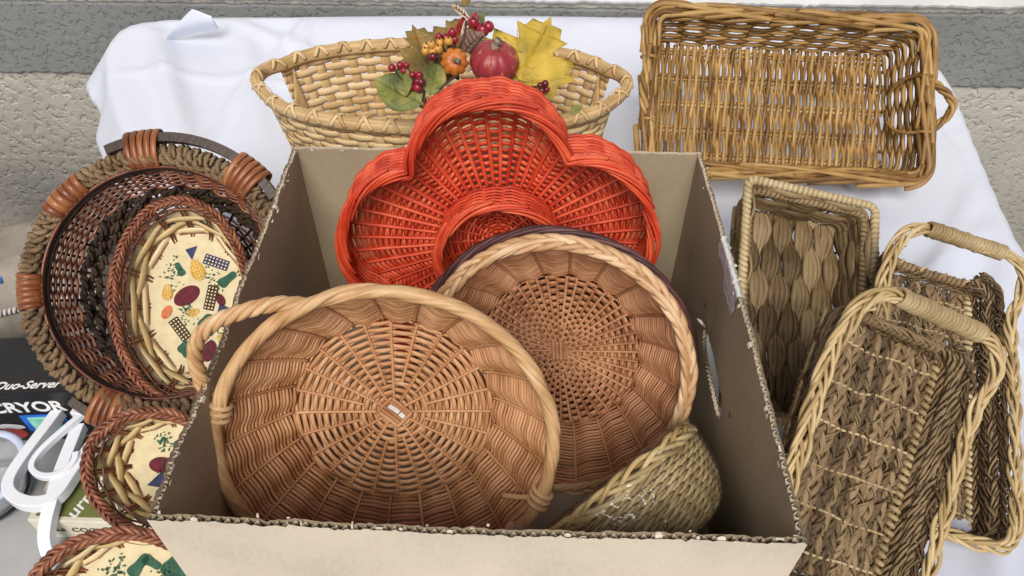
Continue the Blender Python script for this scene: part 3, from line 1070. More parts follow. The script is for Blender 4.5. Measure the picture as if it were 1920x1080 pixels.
# the inner ring
HI = .052
def ring_S(th, z):
    r = r_in * (1 + .0 * z)
    return np.stack([r * np.cos(th), r * np.sin(th), z + 0 * th], 1)
for i in range(13):
    n = 20 * 8
    th = np.arange(n) * 2 * PI / n
    rr = r_in + .0016 * np.cos(10 * th + PI * i)
    P = np.stack([rr * np.cos(th), rr * np.sin(th), np.full(n, .003 + i * .0037)], 1)
    strand('ring_weaver', M['red'], rf, P, np.stack([np.cos(th), np.sin(th), 0 * th], 1), rw=.0020, rt=.0015, closed=True, sides=6)
for k in range(20):
    a = k * 2 * PI / 20
    P = np.array([(r_in * math.cos(a), r_in * math.sin(a), z) for z in np.linspace(0, HI, 6)])
    strand('ring_stake', M['red'], rf, P, (math.cos(a), math.sin(a), 0), rw=.0018, sides=5)
n = 300
th = np.arange(n) * 2 * PI / n
P = ring_S(th, np.full(n, HI))
leaning_border(rf, M['red'], P, up_normals(P), 24, 5, .003, .005, .0020, 'ring_rim_rod')
for i, r in enumerate(np.arange(.012, r_in - .002, .0046)):    # floor of the ring
    n = 20 * 8
    th = np.arange(n) * 2 * PI / n
    P = np.stack([r * np.cos(th), r * np.sin(th), .0016 * np.cos(10 * th + PI * i)], 1)
    strand('base_weaver', M['red'], rf, P, up_normals(P), rw=.0021, rt=.0015, closed=True, sides=6)
for k in range(20):
    a = k * 2 * PI / 20
    P = np.array([(r * math.cos(a), r * math.sin(a), 0) for r in np.linspace(.004, r_in, 8)])
    strand('spoke', M['red'], rf, P, up_normals(P), rw=.0017, sides=5)

# ---------------------------------------------------------------- straw basket in clear film, leaning in the box's corner
HW = .075
m = pose(1160, 908, .745, (-.60, .74, -.26), -52, HW)
wb_ = empty('wrapped_basket', 'straw rope basket wrapped in clear plastic film in the corner of the box', 'basket', m)
profW = Profile([(0, 0), (.045, 0), (.068, .006), (.082, .035), (.086, HW)], 2)
def ovalW(th, r):
    return (r * 1.0 * np.cos(th), r * 1.12 * np.sin(th))
SW = revolve(profW, ovalW)
i = 0
s = .006
while s < profW.len - .002:
    P, Nn = rim_line(SW, s, 120)
    for k in range(2):
        Q, Qn = twist(P, Nn, k, 2, .0017, .03, 0, closed=True, phase=i * .7, loose=.25)
        strand('straw_row', M['wrapped'], wb_, Q, Qn, rw=.0025, rt=.0019, closed=True, sides=6)
    s += .0061
    i += 1
P, Nn = rim_line(SW, profW.len, 260)
Nr = norm_rows(np.stack([P[:, 0], P[:, 1], 0 * P[:, 0]], 1))
for k in range(5):
    Q, Qn = plait(P, norm_rows(Nr + np.array((0, 0, .25))), k, 5, .0064, .0026, .12, True, loose=.0014)
    strand('rim_strand', M['wrapped'], wb_, Q, Qn, rw=.0024, rt=.0020, closed=True, sides=7)
M['film'] = film_mat('clear_film', .0, haze=.03)
na, nz = 90, 40
V = []
for k in range(nz):
    f = k / (nz - 1)
    th = np.arange(na) * 2 * PI / na
    if f < .78:
        s = f / .78 * profW.len
        P = SW(th, np.full(na, s)) - s_normal(SW, th, np.full(na, max(s, .002))) * .006
    else:
        e = (f - .78) / .22
        P = SW(th, np.full(na, profW.len)) * np.array((1.06 - .5 * e, 1.06 - .5 * e, 1)) + np.array((0, 0, .014 * math.sin(min(1, e * 3) * PI / 2) - .004))
    cr = .0016 * np.sin(th * 13 + f * 9) + .0012 * np.sin(th * 29 - f * 17) + .001 * np.sin(f * 40 + 3 * np.sin(th * 5))
    P = P * (1 + cr[:, None] * 9 * f)
    V.append(P)
grid(Geo(), np.stack(V), wrap=True).obj('plastic_film', M['film'], wb_)

# ================================================================ baskets on the table
# ---------------------------------------------------------------- pale splint basket (oval, two hand openings)
HS = .20
sp = empty('splint_basket', 'pale woven splint basket with hand openings behind the cardboard box', 'basket')
sp.matrix_world = Matrix.Translation((-.108, 1.03, .004)) @ Matrix.Rotation(math.radians(-2.0), 4, 'Z')
AX, AY = .270, .124
def splint_S(th, z):
    z = np.asarray(z, float) + 0 * th
    f = np.clip(z / HS, 0, 1)
    ax = .222 + (AX - .222) * f ** .8
    ay = .092 + (AY - .092) * f ** .8
    e = 2.3
    c, s = np.cos(th), np.sin(th)
    k = (np.abs(c) ** e + np.abs(s) ** e) ** (-1 / e)
    return np.stack([ax * c * k, ay * s * k, z], 1)
def splint_N(th, z):
    e = 1e-3
    a = splint_S(th + e, z) - splint_S(th - e, z)
    b = splint_S(th, z + e) - splint_S(th, z - e)
    return norm_rows(np.cross(b, a))
# stations evenly spaced round the oval
def even_th(fn, n, z):
    t = np.linspace(0, 2 * PI, 2000)
    P = fn(t, np.full(2000, z))
    L = arclen(P)
    return np.interp(np.arange(n) / n * L[-1], L, t)
NSP = 48
st_th = even_th(splint_S, NSP, HS * .8)
dense = even_th(splint_S, NSP * 8, HS * .8)
rows_z = np.arange(.008, HS - .006, .0128)
def end_drop(th):
    """the wall stops low at both ends, leaving the hand openings"""
    c = np.abs(np.cos(th))
    return np.where(c > .972, .058, 0)
for i, z in enumerate(rows_z):
    ph = np.arange(NSP * 8) / 8.0
    P = splint_S(dense, np.full(len(dense), z))
    Nn = splint_N(dense, np.full(len(dense), z))
    Q = P + Nn * (.0019 * np.cos(PI * (ph + i)))[:, None]
    gap = (z > HS - .082) & (np.abs(np.cos(dense)) > .95)
    w = .0066 * RNG.uniform(.92, 1.06)
    if not gap.any():
        strand('weaver', M['splint'], sp, Q, Nn, rw=w, rt=.0009, closed=True, sides=6)
    else:
        for lo, hi in ((0, PI), (PI, 2 * PI)):
            k = (~gap) & (dense > lo) & (dense < hi)
            strand('weaver', M['splint'], sp, Q[k], Nn[k], rw=w, rt=.0009, sides=6)
for k, th in enumerate(st_th):
    open_ = abs(math.cos(th)) > .945
    z = np.linspace(0, HS - (.085 if open_ else .004), 34)
    P = splint_S(np.full(34, th), z)
    Nn = splint_N(np.full(34, th), z)
    Q = P - Nn * (.0017 * np.cos(PI * (k + (z - .008) / .0128)))[:, None]
    strand('stake', M['splint'], sp, Q, Nn, rw=.0085, rt=.0008, sides=6)
for k in range(9):           # floor splints, lengthwise and across
    y = -.08 + k * .02
    x1 = .218 * (1 - abs(y / .1) ** 2.3) ** .43
    P = np.array([(x, y, .002 + .001 * math.cos(PI * (k + x / .024))) for x in np.linspace(-x1, x1, 60)])
    strand('floor_splint', M['splint'], sp, P, up_normals(P), rw=.008, rt=.0008, sides=6)
for k in range(19):
    x = -.216 + k * .024
    y1 = .09 * (1 - abs(x / .222) ** 2.3) ** .43
    P = np.array([(x, y, .002 - .001 * math.cos(PI * (k + y / .02))) for y in np.linspace(-y1, y1, 30)])
    strand('floor_splint', M['splint'], sp, P, up_normals(P), rw=.007, rt=.0008, sides=6)
# rim: a stout oval hoop, thicker bands inside and out, crossed lashing
th = even_th(splint_S, 300, HS)
def hoop(off, z, rw, rt, nm):
    P = splint_S(th, np.full(300, HS)) ; Nn = splint_N(th, np.full(300, HS - .002))
    c = np.abs(np.cos(th))
    bulge = np.clip((c - .93) / .07, 0, 1)
    P = P + Nn * off + np.array((0, 0, z))
    P[:, 0] *= 1 + .045 * bulge
    P[:, 2] += .006 * bulge
    strand(nm, M['splint'], sp, P, Nn, rw=rw, rt=rt, closed=True, sides=8)
    return P, Nn
Pm, Nm = hoop(0, 0, .0105, .0055, 'rim_hoop')
hoop(.0052, -.001, .0092, .0028, 'rim_band')
hoop(-.0052, -.001, .0092, .0028, 'rim_band')
nl = 34
for k in range(nl):
    for sgn in (-1, 1):
        i0 = (k * 300 / nl)
        tt = np.linspace(-2.6, 2.6, 24)
        idx = np.clip(i0 + tt * .95, -1e9, 1e9)
        ii = np.mod(np.round(idx).astype(int), 300)
        fr_ = np.stack([np.interp(np.mod(idx, 300), np.arange(301), np.append(Pm[:, c], Pm[0, c])) for c in range(3)], 1)
        nn = Nm[ii]
        a = np.linspace(-.55 * PI, .55 * PI, 24) * sgn
        up = np.array((0, 0, 1.0))
        Q = fr_ + nn * (np.sin(a) * .0098)[:, None] + up * (np.cos(a) * .0118)[:, None]
        D = norm_rows(nn * np.sin(a)[:, None] + up * np.cos(a)[:, None])
        strand('lashing', M['splint'], sp, Q, D, rw=.0034, rt=.0007, sides=5)
# bent boards that edge the hand openings
for sgn in (-1, 1):
    t0 = 0 if sgn > 0 else PI
    aa = np.linspace(-.46, .46, 40)
    thh = t0 + aa
    top = HS - .080 + .070 * (np.abs(aa) / .46) ** 3.0
    V = []
    for f in np.linspace(0, 1, 8):
        z = (HS - .125) + (top - (HS - .125)) * f
        P = splint_S(thh, z)
        V.append(P + splint_N(thh, z) * .0045)
    o = grid(Geo(), np.stack(V)).obj('grip_board', M['splint'], sp)
    sm = o.modifiers.new('thickness', 'SOLIDIFY'); sm.thickness = .003; sm.offset = 0

# ---------------------------------------------------------------- golden willow tray with two turned handles
HT = .082
m = pose(1478, 178, 1.20, (.05, .02, 1), 2.2, HT)
tr = empty('willow_tray', 'large golden willow tray with turned loop handles, propped on the white cloth', 'tray', m)
TW, TL = .228, .127         # half sizes at the rim
BW, BLn = .196, .100         # half sizes at the base
def rrect(t, a, b, r):
    """rounded rectangle by even perimeter parameter t in 0..1 (starting at +x, counter-clockwise)"""
    pts = []
    for cx, cy, a0 in ((a - r, b - r, 0), (-a + r, b - r, PI / 2), (-a + r, -b + r, PI), (a - r, -b + r, 1.5 * PI)):
        for q in np.linspace(a0, a0 + PI / 2, 14):
            pts.append((cx + r * math.cos(q), cy + r * math.sin(q)))
    pts = np.array(pts)
    pts = np.vstack([pts, pts[:1]])
    L = arclen(pts)
    s = np.mod(t, 1.0) * L[-1]
    return np.stack([np.interp(s, L, pts[:, 0]), np.interp(s, L, pts[:, 1])], 1)
def tray_S(t, z, a0, b0, a1, b1, H, r0=.012, r1=.026):
    f = np.clip(z / H, 0, 1.2)
    P0, P1 = rrect(t, a0, b0, r0), rrect(t, a1, b1, r1)
    P = P0 + (P1 - P0) * np.asarray(f)[..., None]
    return np.concatenate([P, (z + 0 * t)[:, None]], 1)
def out_normals(P):
    T = norm_rows(np.roll(P, -1, 0) - np.roll(P, 1, 0))
    return norm_rows(np.cross(np.array((0, 0, 1.0)), T))       # inward
# base: rods across, woven over five lengthwise bars
bars_y = np.linspace(-BLn + .012, BLn - .012, 5)
for y in bars_y:
    for o_ in (-.0034, .0034):
        P = np.stack([np.linspace(-BW - .002, BW + .002, 60), np.full(60, y + o_) + wob(60, 3, .0008), np.full(60, .003)], 1)
        strand('base_bar', M['willow'], tr, P, up_normals(P), rw=.0030, sides=7)
nx = 68
for k in range(nx):
    x = -BW + .004 + (2 * BW - .008) * k / (nx - 1) + RNG.normal(0, .0006)
    n = 60
    y = np.linspace(-BLn, BLn, n)
    ph = (y - bars_y[0]) / (bars_y[1] - bars_y[0])
    z = .003 + .0044 * np.cos(PI * (ph + k)) + .0004
    P = np.stack([x + wob(n, 3, .0012) + .0010 * np.sin(PI * (ph + k)), y + RNG.normal(0, .002), z], 1)
    strand('base_rod', M['willow'], tr, P, up_normals(P), rw=.0034 * RNG.uniform(.85, 1.2), sides=7)
NTS = 34
for i in range(10):
    z = .009 + i * .0068
    n = NTS * 14
    t = np.arange(n) / n
    P = tray_S(t, np.full(n, z) + wob(n, 24, .0007, True), BW, BLn, TW - .006, TL - .006, HT)
    Nn = out_normals(P)
    P = P + Nn * (.0024 * np.cos(PI * NTS * t * 1.0 + PI * i) + wob(n, 20, .0007, True))[:, None]
    strand('side_rod', M['willow'], tr, P, Nn, rw=.0035 * (1 + wob(n, 12, .10, True)), closed=True, sides=7)
for k in range(NTS):
    t = np.full(10, (k + .5) / NTS)
    z = np.linspace(0, HT, 10)
    P = tray_S(t, z, BW, BLn, TW - .006, TL - .006, HT)
    Nn = np.array((-P[0, 0], -P[0, 1], 0))
    strand('stake', M['willow'], tr, P, Nn, rw=.0030, sides=6)
n = 700
t = np.arange(n) / n
P = tray_S(t, np.full(n, HT), BW, BLn, TW, TL, HT)
Nn = up_normals(P)
for k in range(3):
    Q, Qn = twist(P - np.array((0, 0, .004)), Nn, k, 3, .0055, .30, 0, closed=True, loose=.25)
    strand('rim_core', M['willow'], tr, Q, Qn, rw=.0036, closed=True, sides=7)
leaning_border(tr, M['willow'], P, Nn, 17, 3.4, .0075, .0120, .0044)
leaning_border(tr, M['willow'], np.roll(P, 9, 0) + np.array((0, 0, .0035)), Nn, 11, 2.4, .006, -.0100, .0042)
# short leftover ends of rods
for k in range(16):
    i = int(RNG.random() * n)
    d = norm_rows((P[(i + 12) % n] - P[i])[None])[0]
    c = P[i] + np.array((0, 0, .006)) + RNG.normal(0, .003, 3)
    Q = np.stack([c - d * .014, c, c + d * .012 + np.array((0, 0, .003))])
    strand('rod_end', M['willow'], tr, Q, up_normals(Q), rw=.0032, sides=7)
loop_handle(tr, M['willow'], (TW - .004, .040, HT - .006), (TW - .002, -.048, HT - .008), (TW + .050, -.004, HT + .004), n=3, R=.0038, r=.0036, pitch=.062)
loop_handle(tr, M['willow'], (-TW + .002, .050, HT - .002), (-TW + .0, -.050, HT - .004), (-TW - .012, -.002, HT + .018), n=3, R=.0038, r=.0036, pitch=.062)
for sgn, y in ((1, .042), (1, -.049), (-1, .050), (-1, -.050)):    # ties of the handles round the rim
    c = np.array((sgn * (TW - .001), y, HT - .002))
    Q = np.stack([c + np.array((0, q, 0)) for q in np.linspace(-.004, .004, 6)])
    coil(Geo(), Q, up_normals(Q), .0125, .006, .0026, spt=16).obj('handle_tie', M['willow'], tr)
for y in (.044, -.050):
    P_ = chaikin(np.array([(TW - .012, y, HT), (TW - .026, y * .98, HT - .014), (TW - .034, y * .8, HT - .034), (TW - .036, y * .45, HT - .05)]), 3)
    strand('handle_tail', M['willow'], tr, P_, (-1, 0, .3), rw=.0030, sides=6)

# ---------------------------------------------------------------- seagrass baskets
def lens_column(g, P, N, per, phase, w, amp, r, n_str=4):
    """broad leaves of grass bundled over and under the cross bars: wide on top, pinched where they dive"""
    T, B, N2 = frames(P, N, False)
    L = arclen(P)
    a = 2 * PI * L / per + phase
    open_ = (.16 + .84 * np.clip(.5 + .5 * np.cos(a), 0, 1) ** .7)
    for k in range(n_str):
        f = (k - (n_str - 1) / 2) / (n_str / 2)
        off = f * w * open_ + wob(len(P), 6, w * .10)
        z = amp * np.cos(a) + r * .7 * (1 - f * f) + wob(len(P), 6, amp * .12)
        Q = P + B * off[:, None] + N2 * z[:, None]
        tube(g, Q, N2 + B * f * .45, rw=w / n_str * 1.45 * (.45 + .55 * open_), rt=r * .62, sides=5)
    return g

def seagrass_lens(root, mat, rim_mat, W, L, H, taper):
    """rectangular basket woven of broad seagrass; half sizes W, L at the rim"""
    w0, l0 = W - taper, L - taper
    per = .082
    n = 10
    for k in range(n):
        x = -w0 + w0 * 2 * (k + .5) / n
        P = np.stack([np.full(70, x) + wob(70, 3, .0006), np.linspace(-l0, l0, 70), np.full(70, .004)], 1)
        lens_column(Geo(), P, up_normals(P), per, PI * k + .4, w0 / n * 1.75, .0042, .0030).obj('grass_column', mat, root)
    for k in range(int(2 * l0 / per * 2)):
        y = -l0 + (k + .5) * per / 2
        P = np.array([(x, y, .0035) for x in np.linspace(-w0, w0, 8)])
        strand('cross_cord', mat, root, P, up_normals(P), rw=.0022, sides=5)
    rows = max(4, int(H / .0125))
    for i in range(rows):
        z = .006 + (H - .012) * (i + .5) / rows
        nn = 300
        t = np.arange(nn + 1) / nn
        Q = tray_S(t, np.full(nn + 1, z), w0, l0, W - .003, L - .003, H, .012, .014)
        inn = norm_rows(np.cross(np.array((0, 0, 1.0)), norm_rows(np.gradient(Q, axis=0))))
        perim = arclen(Q)[-1]
        lens_column(Geo(), Q, inn, perim / round(perim / per), PI * i, H / rows * 1.0, .0036, .0028).obj('side_row', mat, root)
    ns = 36
    for k in range(ns):
        t = np.full(6, k / ns)
        Q = tray_S(t, np.linspace(0, H, 6), w0, l0, W - .003, L - .003, H, .012, .014)
        strand('stake', mat, root, Q, (-Q[0, 0], -Q[0, 1], 0), rw=.0018, sides=5)
    nn = 400
    t = np.arange(nn) / nn
    Q = tray_S(t, np.full(nn, H), w0, l0, W, L, H, .012, .010)
    strand('rim_core', rim_mat, root, Q, up_normals(Q), rw=.0036, closed=True, sides=6)
    o = coil(Geo(), Q, up_normals(Q), .0040, .0068, .0033, closed=True, spt=10, rt=.0018, loose=.12, tilt=.002).obj('rim_wrap', rim_mat, root)
    # second wrapped cord a finger below the rim, inside
    Q2 = tray_S(t, np.full(nn, H - .010), w0, l0, W - .008, L - .008, H, .012, .010)
    coil(Geo(), Q2, up_normals(Q2), .0032, .0066, .0031, closed=True, spt=8, rt=.0018, loose=.12).obj('inner_wrap', mat, root)

m = pose(1516, 572, .90, (.20, .22, .95), 10.5, .062)
s1 = empty('seagrass_basket', 'rectangular basket of broad woven seagrass with a wrapped rim below the willow tray', 'basket', m, 'seagrass baskets')
seagrass_lens(s1, M['grass'], M['grass_rim'], .088, .146, .062, .014)

def fuzz(root, mat, W, L, H, count, r=.00035):
    """loose fibres standing off the rim and the walls"""
    g = Geo()
    for _ in range(count):
        t = np.array([RNG.random()])
        z = H * RNG.uniform(.2, 1.0)
        p = tray_S(t, np.array([z]), W - .016, L - .016, W, L, H, .012, .02)[0]
        d = norm_rows(RNG.normal(0, 1, (1, 3)))[0] * RNG.uniform(.005, .014)
        b = RNG.normal(0, .0025, 3)
        Q = chaikin(np.array([p, p + d * .5 + b, p + d]), 2)
        tube(g, Q, None, rw=r, sides=3, caps=False)
    o = g.obj('loose_fibre', mat, root)
    o['kind'] = 'stuff'
fuzz(s1, M['grass_rim'], .088, .146, .062, 70)

def seagrass_twined(root, mat, cane, rim_mat, W, L, H, taper, handle_h=.022, slack=0.0):
    w0, l0 = W - taper, L - taper
    ncol = 19
    for k in range(ncol):
        x = -w0 + 2 * w0 * (k + .5) / ncol
        P = np.stack([np.full(90, x) + wob(90, 4, .0008), np.linspace(-l0, l0, 90), np.full(90, .004)], 1)
        g = Geo()
        for j in range(2):
            Q, Qn = twist(P, up_normals(P), j, 2, .0022, .030, 0, hand=1 if k % 2 else -1, phase=RNG.random() * 6, squash=1.25, loose=.25)
            tube(g, Q, Qn, rw=w0 / ncol * .85 * (1 + wob(90, 9, .2)), rt=.0023, sides=6)
        for j in range(2):
            Q, Qn = twist(P, up_normals(P), j, 2, .0044, .034, 0, hand=1 if k % 2 else -1, phase=RNG.random() * 6, squash=1.1, loose=.35)
            tube(g, Q, Qn, rw=.0013, rt=.0010, sides=4)
        g.obj('twined_column', mat, root)
    ny = int(2 * l0 / .042)
    for k in range(ny):
        y = -l0 + (k + .5) * 2 * l0 / ny
        n = 80
        x = np.linspace(-w0, w0, n)
        P = np.stack([x, y + wob(n, 4, .0022), .0050 + .0048 * np.cos(2 * PI * (x + w0) / (2 * w0 / ncol) )], 1)
        strand('cross_cord', rim_mat, root, P, up_normals(P), rw=.0015, sides=5)
    # knotted cords where floor meets the long sides
    for sgn in (-1, 1):
        P = np.stack([np.full(60, sgn * (w0 - .001)), np.linspace(-l0, l0, 60), np.full(60, .009)], 1)
        coil(Geo(), P, up_normals(P), .0034, .0078, .0030, spt=9, loose=.2).obj('corner_cord', rim_mat if sgn > 0 else mat, root)
        P = P + np.array((sgn * .006, 0, .005)) + np.stack([wob(60, 4, .0012), 0 * P[:, 0], wob(60, 3, .0006)], 1)
        strand('edge_cane', cane, root, P, (-sgn, 0, 1), rw=.0021, sides=6)
    rows = max(4, int(H / .0062))
    for i in range(rows):
        z = .010 + (H - .014) * (i + .3) / rows
        nn = 330
        t = np.arange(nn) / nn
        P = tray_S(t, np.full(nn, z) + wob(nn, 14, .0012, True), w0, l0, W - .004, L - .004, H, .014, .026)
        if z > H - handle_h - .004:      # the hand opening in the far short end
            k_open = (P[:, 1] > L - .03) & (np.abs(P[:, 0]) < W * .62)
        else:
            k_open = np.zeros(nn, bool)
        Nn = out_normals(P)
        g = Geo()
        order = np.arange(nn)
        closed = True
        if k_open.any():
            i0 = np.where(k_open)[0]
            order = (np.arange(nn - len(i0)) + i0[-1] + 1) % nn
            closed = False
        hand_ = RNG.choice((-1, 1)); pit = RNG.uniform(.03, .05)
        for j in range(4):
            Q, Qn = twist(P[order], Nn[order], j, 4, .0022, pit, 0, closed=closed, phase=i * 1.3, hand=hand_, squash=1.4, loose=.7)
            tube(g, Q, Qn, rw=.0017 * (1 + wob(len(Q), 14, .25, closed)), rt=.0014, closed=closed, sides=5)
        g.obj('side_twine', mat, root)
    ns = 30
    for k in range(ns):
        t = np.full(6, (k + .25) / ns)
        Q = tray_S(t, np.linspace(0, H - .004, 6), w0, l0, W - .004, L - .004, H, .014, .026)
        if Q[0, 1] > l0 - .02 and abs(Q[0, 0]) < W * .6:
            Q = Q[:4]
        strand('stake', cane, root, Q, (-Q[0, 0], -Q[0, 1], 0), rw=.0016, sides=5)
    # plaited cane rim rising into the handle
    nn = 520
    t = np.arange(nn) / nn
    P = tray_S(t, np.full(nn, H), w0, l0, W, L, H, .014, .034)
    lift = np.clip((P[:, 1] - (L - .075)) / .075, 0, 1)
    P[:, 2] += lift ** 2 * (3 - 2 * lift) * handle_h
    P[:, 1] += lift ** 2 * .006
    for k in range(7):
        Q, Qn = plait(P, norm_rows(up_normals(P) + .35 * norm_rows(P * np.array((1, 1, 0)))), k, 7, .0060, .0032, .125, True, phase=.3, loose=.0016)
        strand('rim_cane', cane, root, Q, Qn, rw=.0022 * RNG.uniform(.85, 1.15), closed=True, sides=7)
    i = np.where((P[:, 1] > L - .02) & (np.abs(P[:, 0]) < W * .60))[0]
    hp = P[i]
    hp = hp[np.argsort(hp[:, 0])]
    coil(Geo(), hp, up_normals(hp), .0078, .0042, .0025, spt=14, rt=.0022, loose=.06, tilt=.0022).obj('handle_wrap', rim_mat, root)
    # lower edge of the hand opening, bound with cord
    q = np.linspace(-W * .62, W * .62, 40)
    P2 = np.stack([q, np.full(40, L - .010), np.full(40, H - handle_h - .004) - .004 * np.cos(q / (W * .62) * PI / 2)], 1)
    coil(Geo(), P2, up_normals(P2), .0036, .0062, .0030, spt=9, loose=.2).obj('opening_cord', mat, root)

m = pose(1650, 866, .705, (.25, .03, .96), 21.5, .052)
s2 = empty('seagrass_basket', 'brown seagrass basket with a wrapped handle lying beside the box wall, lapping over its twin', 'basket', m, 'seagrass baskets')
seagrass_twined(s2, M['grass_b'], M['grass_cane'], M['grass_rim'], .087, .141, .052, .015)
m = pose(1776, 720, .855, (.20, .34, .92), 16.5, .058)
s3 = empty('seagrass_basket', 'brown seagrass basket with an open arched handle partly under its twin', 'basket', m, 'seagrass baskets')
seagrass_twined(s3, M['grass_b'], M['grass_cane'], M['grass_rim'], .086, .168, .058, .016, handle_h=.030)
fuzz(s2, M['grass_rim'], .087, .141, .052, 110)

# ================================================================ baskets at the left, beside the box
# ---------------------------------------------------------------- big dark round basket with a rope rim and wooden grips
HD = .090
m = pose(299, 528, .972, (.02, .06, 1), 15.5, HD)
dk = empty('rope_rim_basket', 'large dark round basket with a thick rope rim and wooden grips left of the box', 'basket', m)
RD = .166
prD = Profile([(0, 0), (.07, 0), (.112, .001), (.122, .006), (.146, .045), (RD - .010, HD - .004)], 2)
SD = revolve(prD)
sbD = prD.s_of_r(.114)
for k in range(44):
    P, Nn = stake(SD, k * 2 * PI / 44, .02, prD.len, 26)
    strand('stake', M['stake_d'], dk, P, Nn, rw=.0022, rt=.0016, sides=6)
s, i = .018, 0
while s < sbD:
    P, Nn = row(SD, s, 44, i, .0018, 5, jit=.0004)
    strand('base_weaver', M['reed_d'], dk, P, Nn, rw=.0021, rt=.0015, closed=True, sides=5)
    s += .0052; i += 1
side0 = sbD + .003
span = prD.len - side0
for k in range(3):            # dark twisted ropes low on the wall
    P, Nn = row(SD, side0 + .006 + k * .0105, 44, k, .0032, 8, jit=.0008)
    g = Geo()
    for j in range(2):
        Q, Qn = twist(P, Nn, j, 2, .0026, .022, 0, closed=True, loose=.2)
        tube(g, Q, Qn, rw=.0032, closed=True, sides=6)
    g.obj('rope_weaver', M['rope_d'], dk)
s, i = side0 + .037, 0
while s < prD.len - .012:
    P, Nn = row(SD, s, 44, i // 1, .0032, 6, jit=.0006)
    strand('side_weaver', M['reed_d'], dk, P, Nn, rw=.0022, rt=.0016, closed=True, sides=6)
    s += .0042; i += 1
for k, (ds, mm) in enumerate(((.010, 'stake_d'), (.0055, 'stake_d'), (.001, 'reed_d'), (-.003, 'reed_d'))):
    P, Nn = rim_line(SD, prD.len - ds if ds > 0 else prD.len, 200, .003 + (.002 if ds < 0 else 0))
    strand('rim_reed', M[mm], dk, P + np.array((0, 0, .003 if ds < 0 else 0)), Nn, rw=.0026, rt=.002, closed=True, sides=6)
# the rope rim: thick turned cord wound round and round
n = 400
th = np.arange(n) * 2 * PI / n
P = np.stack([RD * np.cos(th), RD * np.sin(th), np.full(n, HD)], 1)
strand('rim_core', M['rope_d'], dk, P, up_normals(P), rw=.0075, closed=True, sides=8)
def two_ply(root, P, R, pitch, r, name, mat, spt=22, tilt=.006):
    L = arclen(np.vstack([P, P[:1]]))
    turns = round(L[-1] / pitch)
    n_ = turns * spt
    Pc = resample(P, n_, True)
    T, B, N2 = frames(Pc, up_normals(Pc), True)
    a = np.arange(n_) * 2 * PI / spt
    d = B * np.cos(a)[:, None] + N2 * np.sin(a)[:, None]
    Q = Pc + d * (R * (1 + wob(n_, 60, .10, True)))[:, None] + T * (tilt * np.sin(a) + wob(n_, 90, .0012, True))[:, None]
    g = Geo()
    for j in range(2):
        W_, Wn = twist(Q, norm_rows(d), j, 2, r * .62, .024, 0, closed=True, phase=1.0, loose=.25)
        tube(g, W_, Wn, rw=r * .72 * (1 + wob(n_, 120, .15, True)), closed=True, sides=6)
    return g.obj(name, M[mat], root)
two_ply(dk, P, .0090, .0122, .0052, 'rim_rope', 'rope')
def cane_wrap(a0, a1, extra=0.0, turns=8, outs=0.0, wide=None):
    """flat cane bound round the rope (and the grip outside it), each turn its own ribbon"""
    for q in range(turns):
        a = math.radians(a0 + (a1 - a0) * (q + .5) / turns)
        rad = np.array((math.cos(a), math.sin(a), 0))
        tg = np.array((-math.sin(a), math.cos(a), 0))
        wr = RD * math.radians(abs(a1 - a0)) / turns * .54
        ph = np.linspace(0, 2 * PI, 40, endpoint=False)
        rx = .0148 + outs / 2
        c = rad * (RD + outs / 2) + np.array((0, 0, HD))
        Q = c + np.outer(np.cos(ph) * rx, rad) + np.outer(np.sin(ph) * .0146, np.array((0, 0, 1.0))) + np.outer(np.sin(ph * 1) * .0008, tg)
        D = norm_rows(np.outer(np.cos(ph), rad) + np.outer(np.sin(ph), np.array((0, 0, 1.0))))
        strand('cane_wrap', M['cane_o'], dk, Q, D, rw=wr, rt=.0014, closed=True, sides=6)
cane_wrap(143, 163, turns=6)
cane_wrap(192, 208, turns=6)
cane_wrap(330, 350, turns=6)
cane_wrap(20, 38, turns=6)
# wooden grips: bent flat bars standing outside the rim at both ends
for c0 in (90, 289):
    aa = np.radians(np.linspace(c0 - 38, c0 + 38, 50))
    bow = RD + .018 + .006 * np.cos((aa - math.radians(c0)) * 2.2)
    g = Geo()
    prof_ = [(-.006, -.008), (.006, -.008), (.007, 0), (.006, .008), (-.006, .008), (-.007, 0)]
    V = np.stack([np.stack([(bow + dx) * np.cos(aa), (bow + dx) * np.sin(aa), np.full(50, HD + .002 + dz)], 1) for dx, dz in prof_], 1)
    grid(g, V, wrap=True)
    for e in (0, 49):
        g.add(V[e], None, [(0, k, k + 1) if e else (0, k + 1, k) for k in range(1, 5)])
    o = g.obj('wooden_grip', M['wood_d'], dk, smooth=False)
    cane_wrap(c0 + 16, c0 + 30, turns=5, outs=.020)
    cane_wrap(c0 - 16, c0 - 30, turns=5, outs=.020)

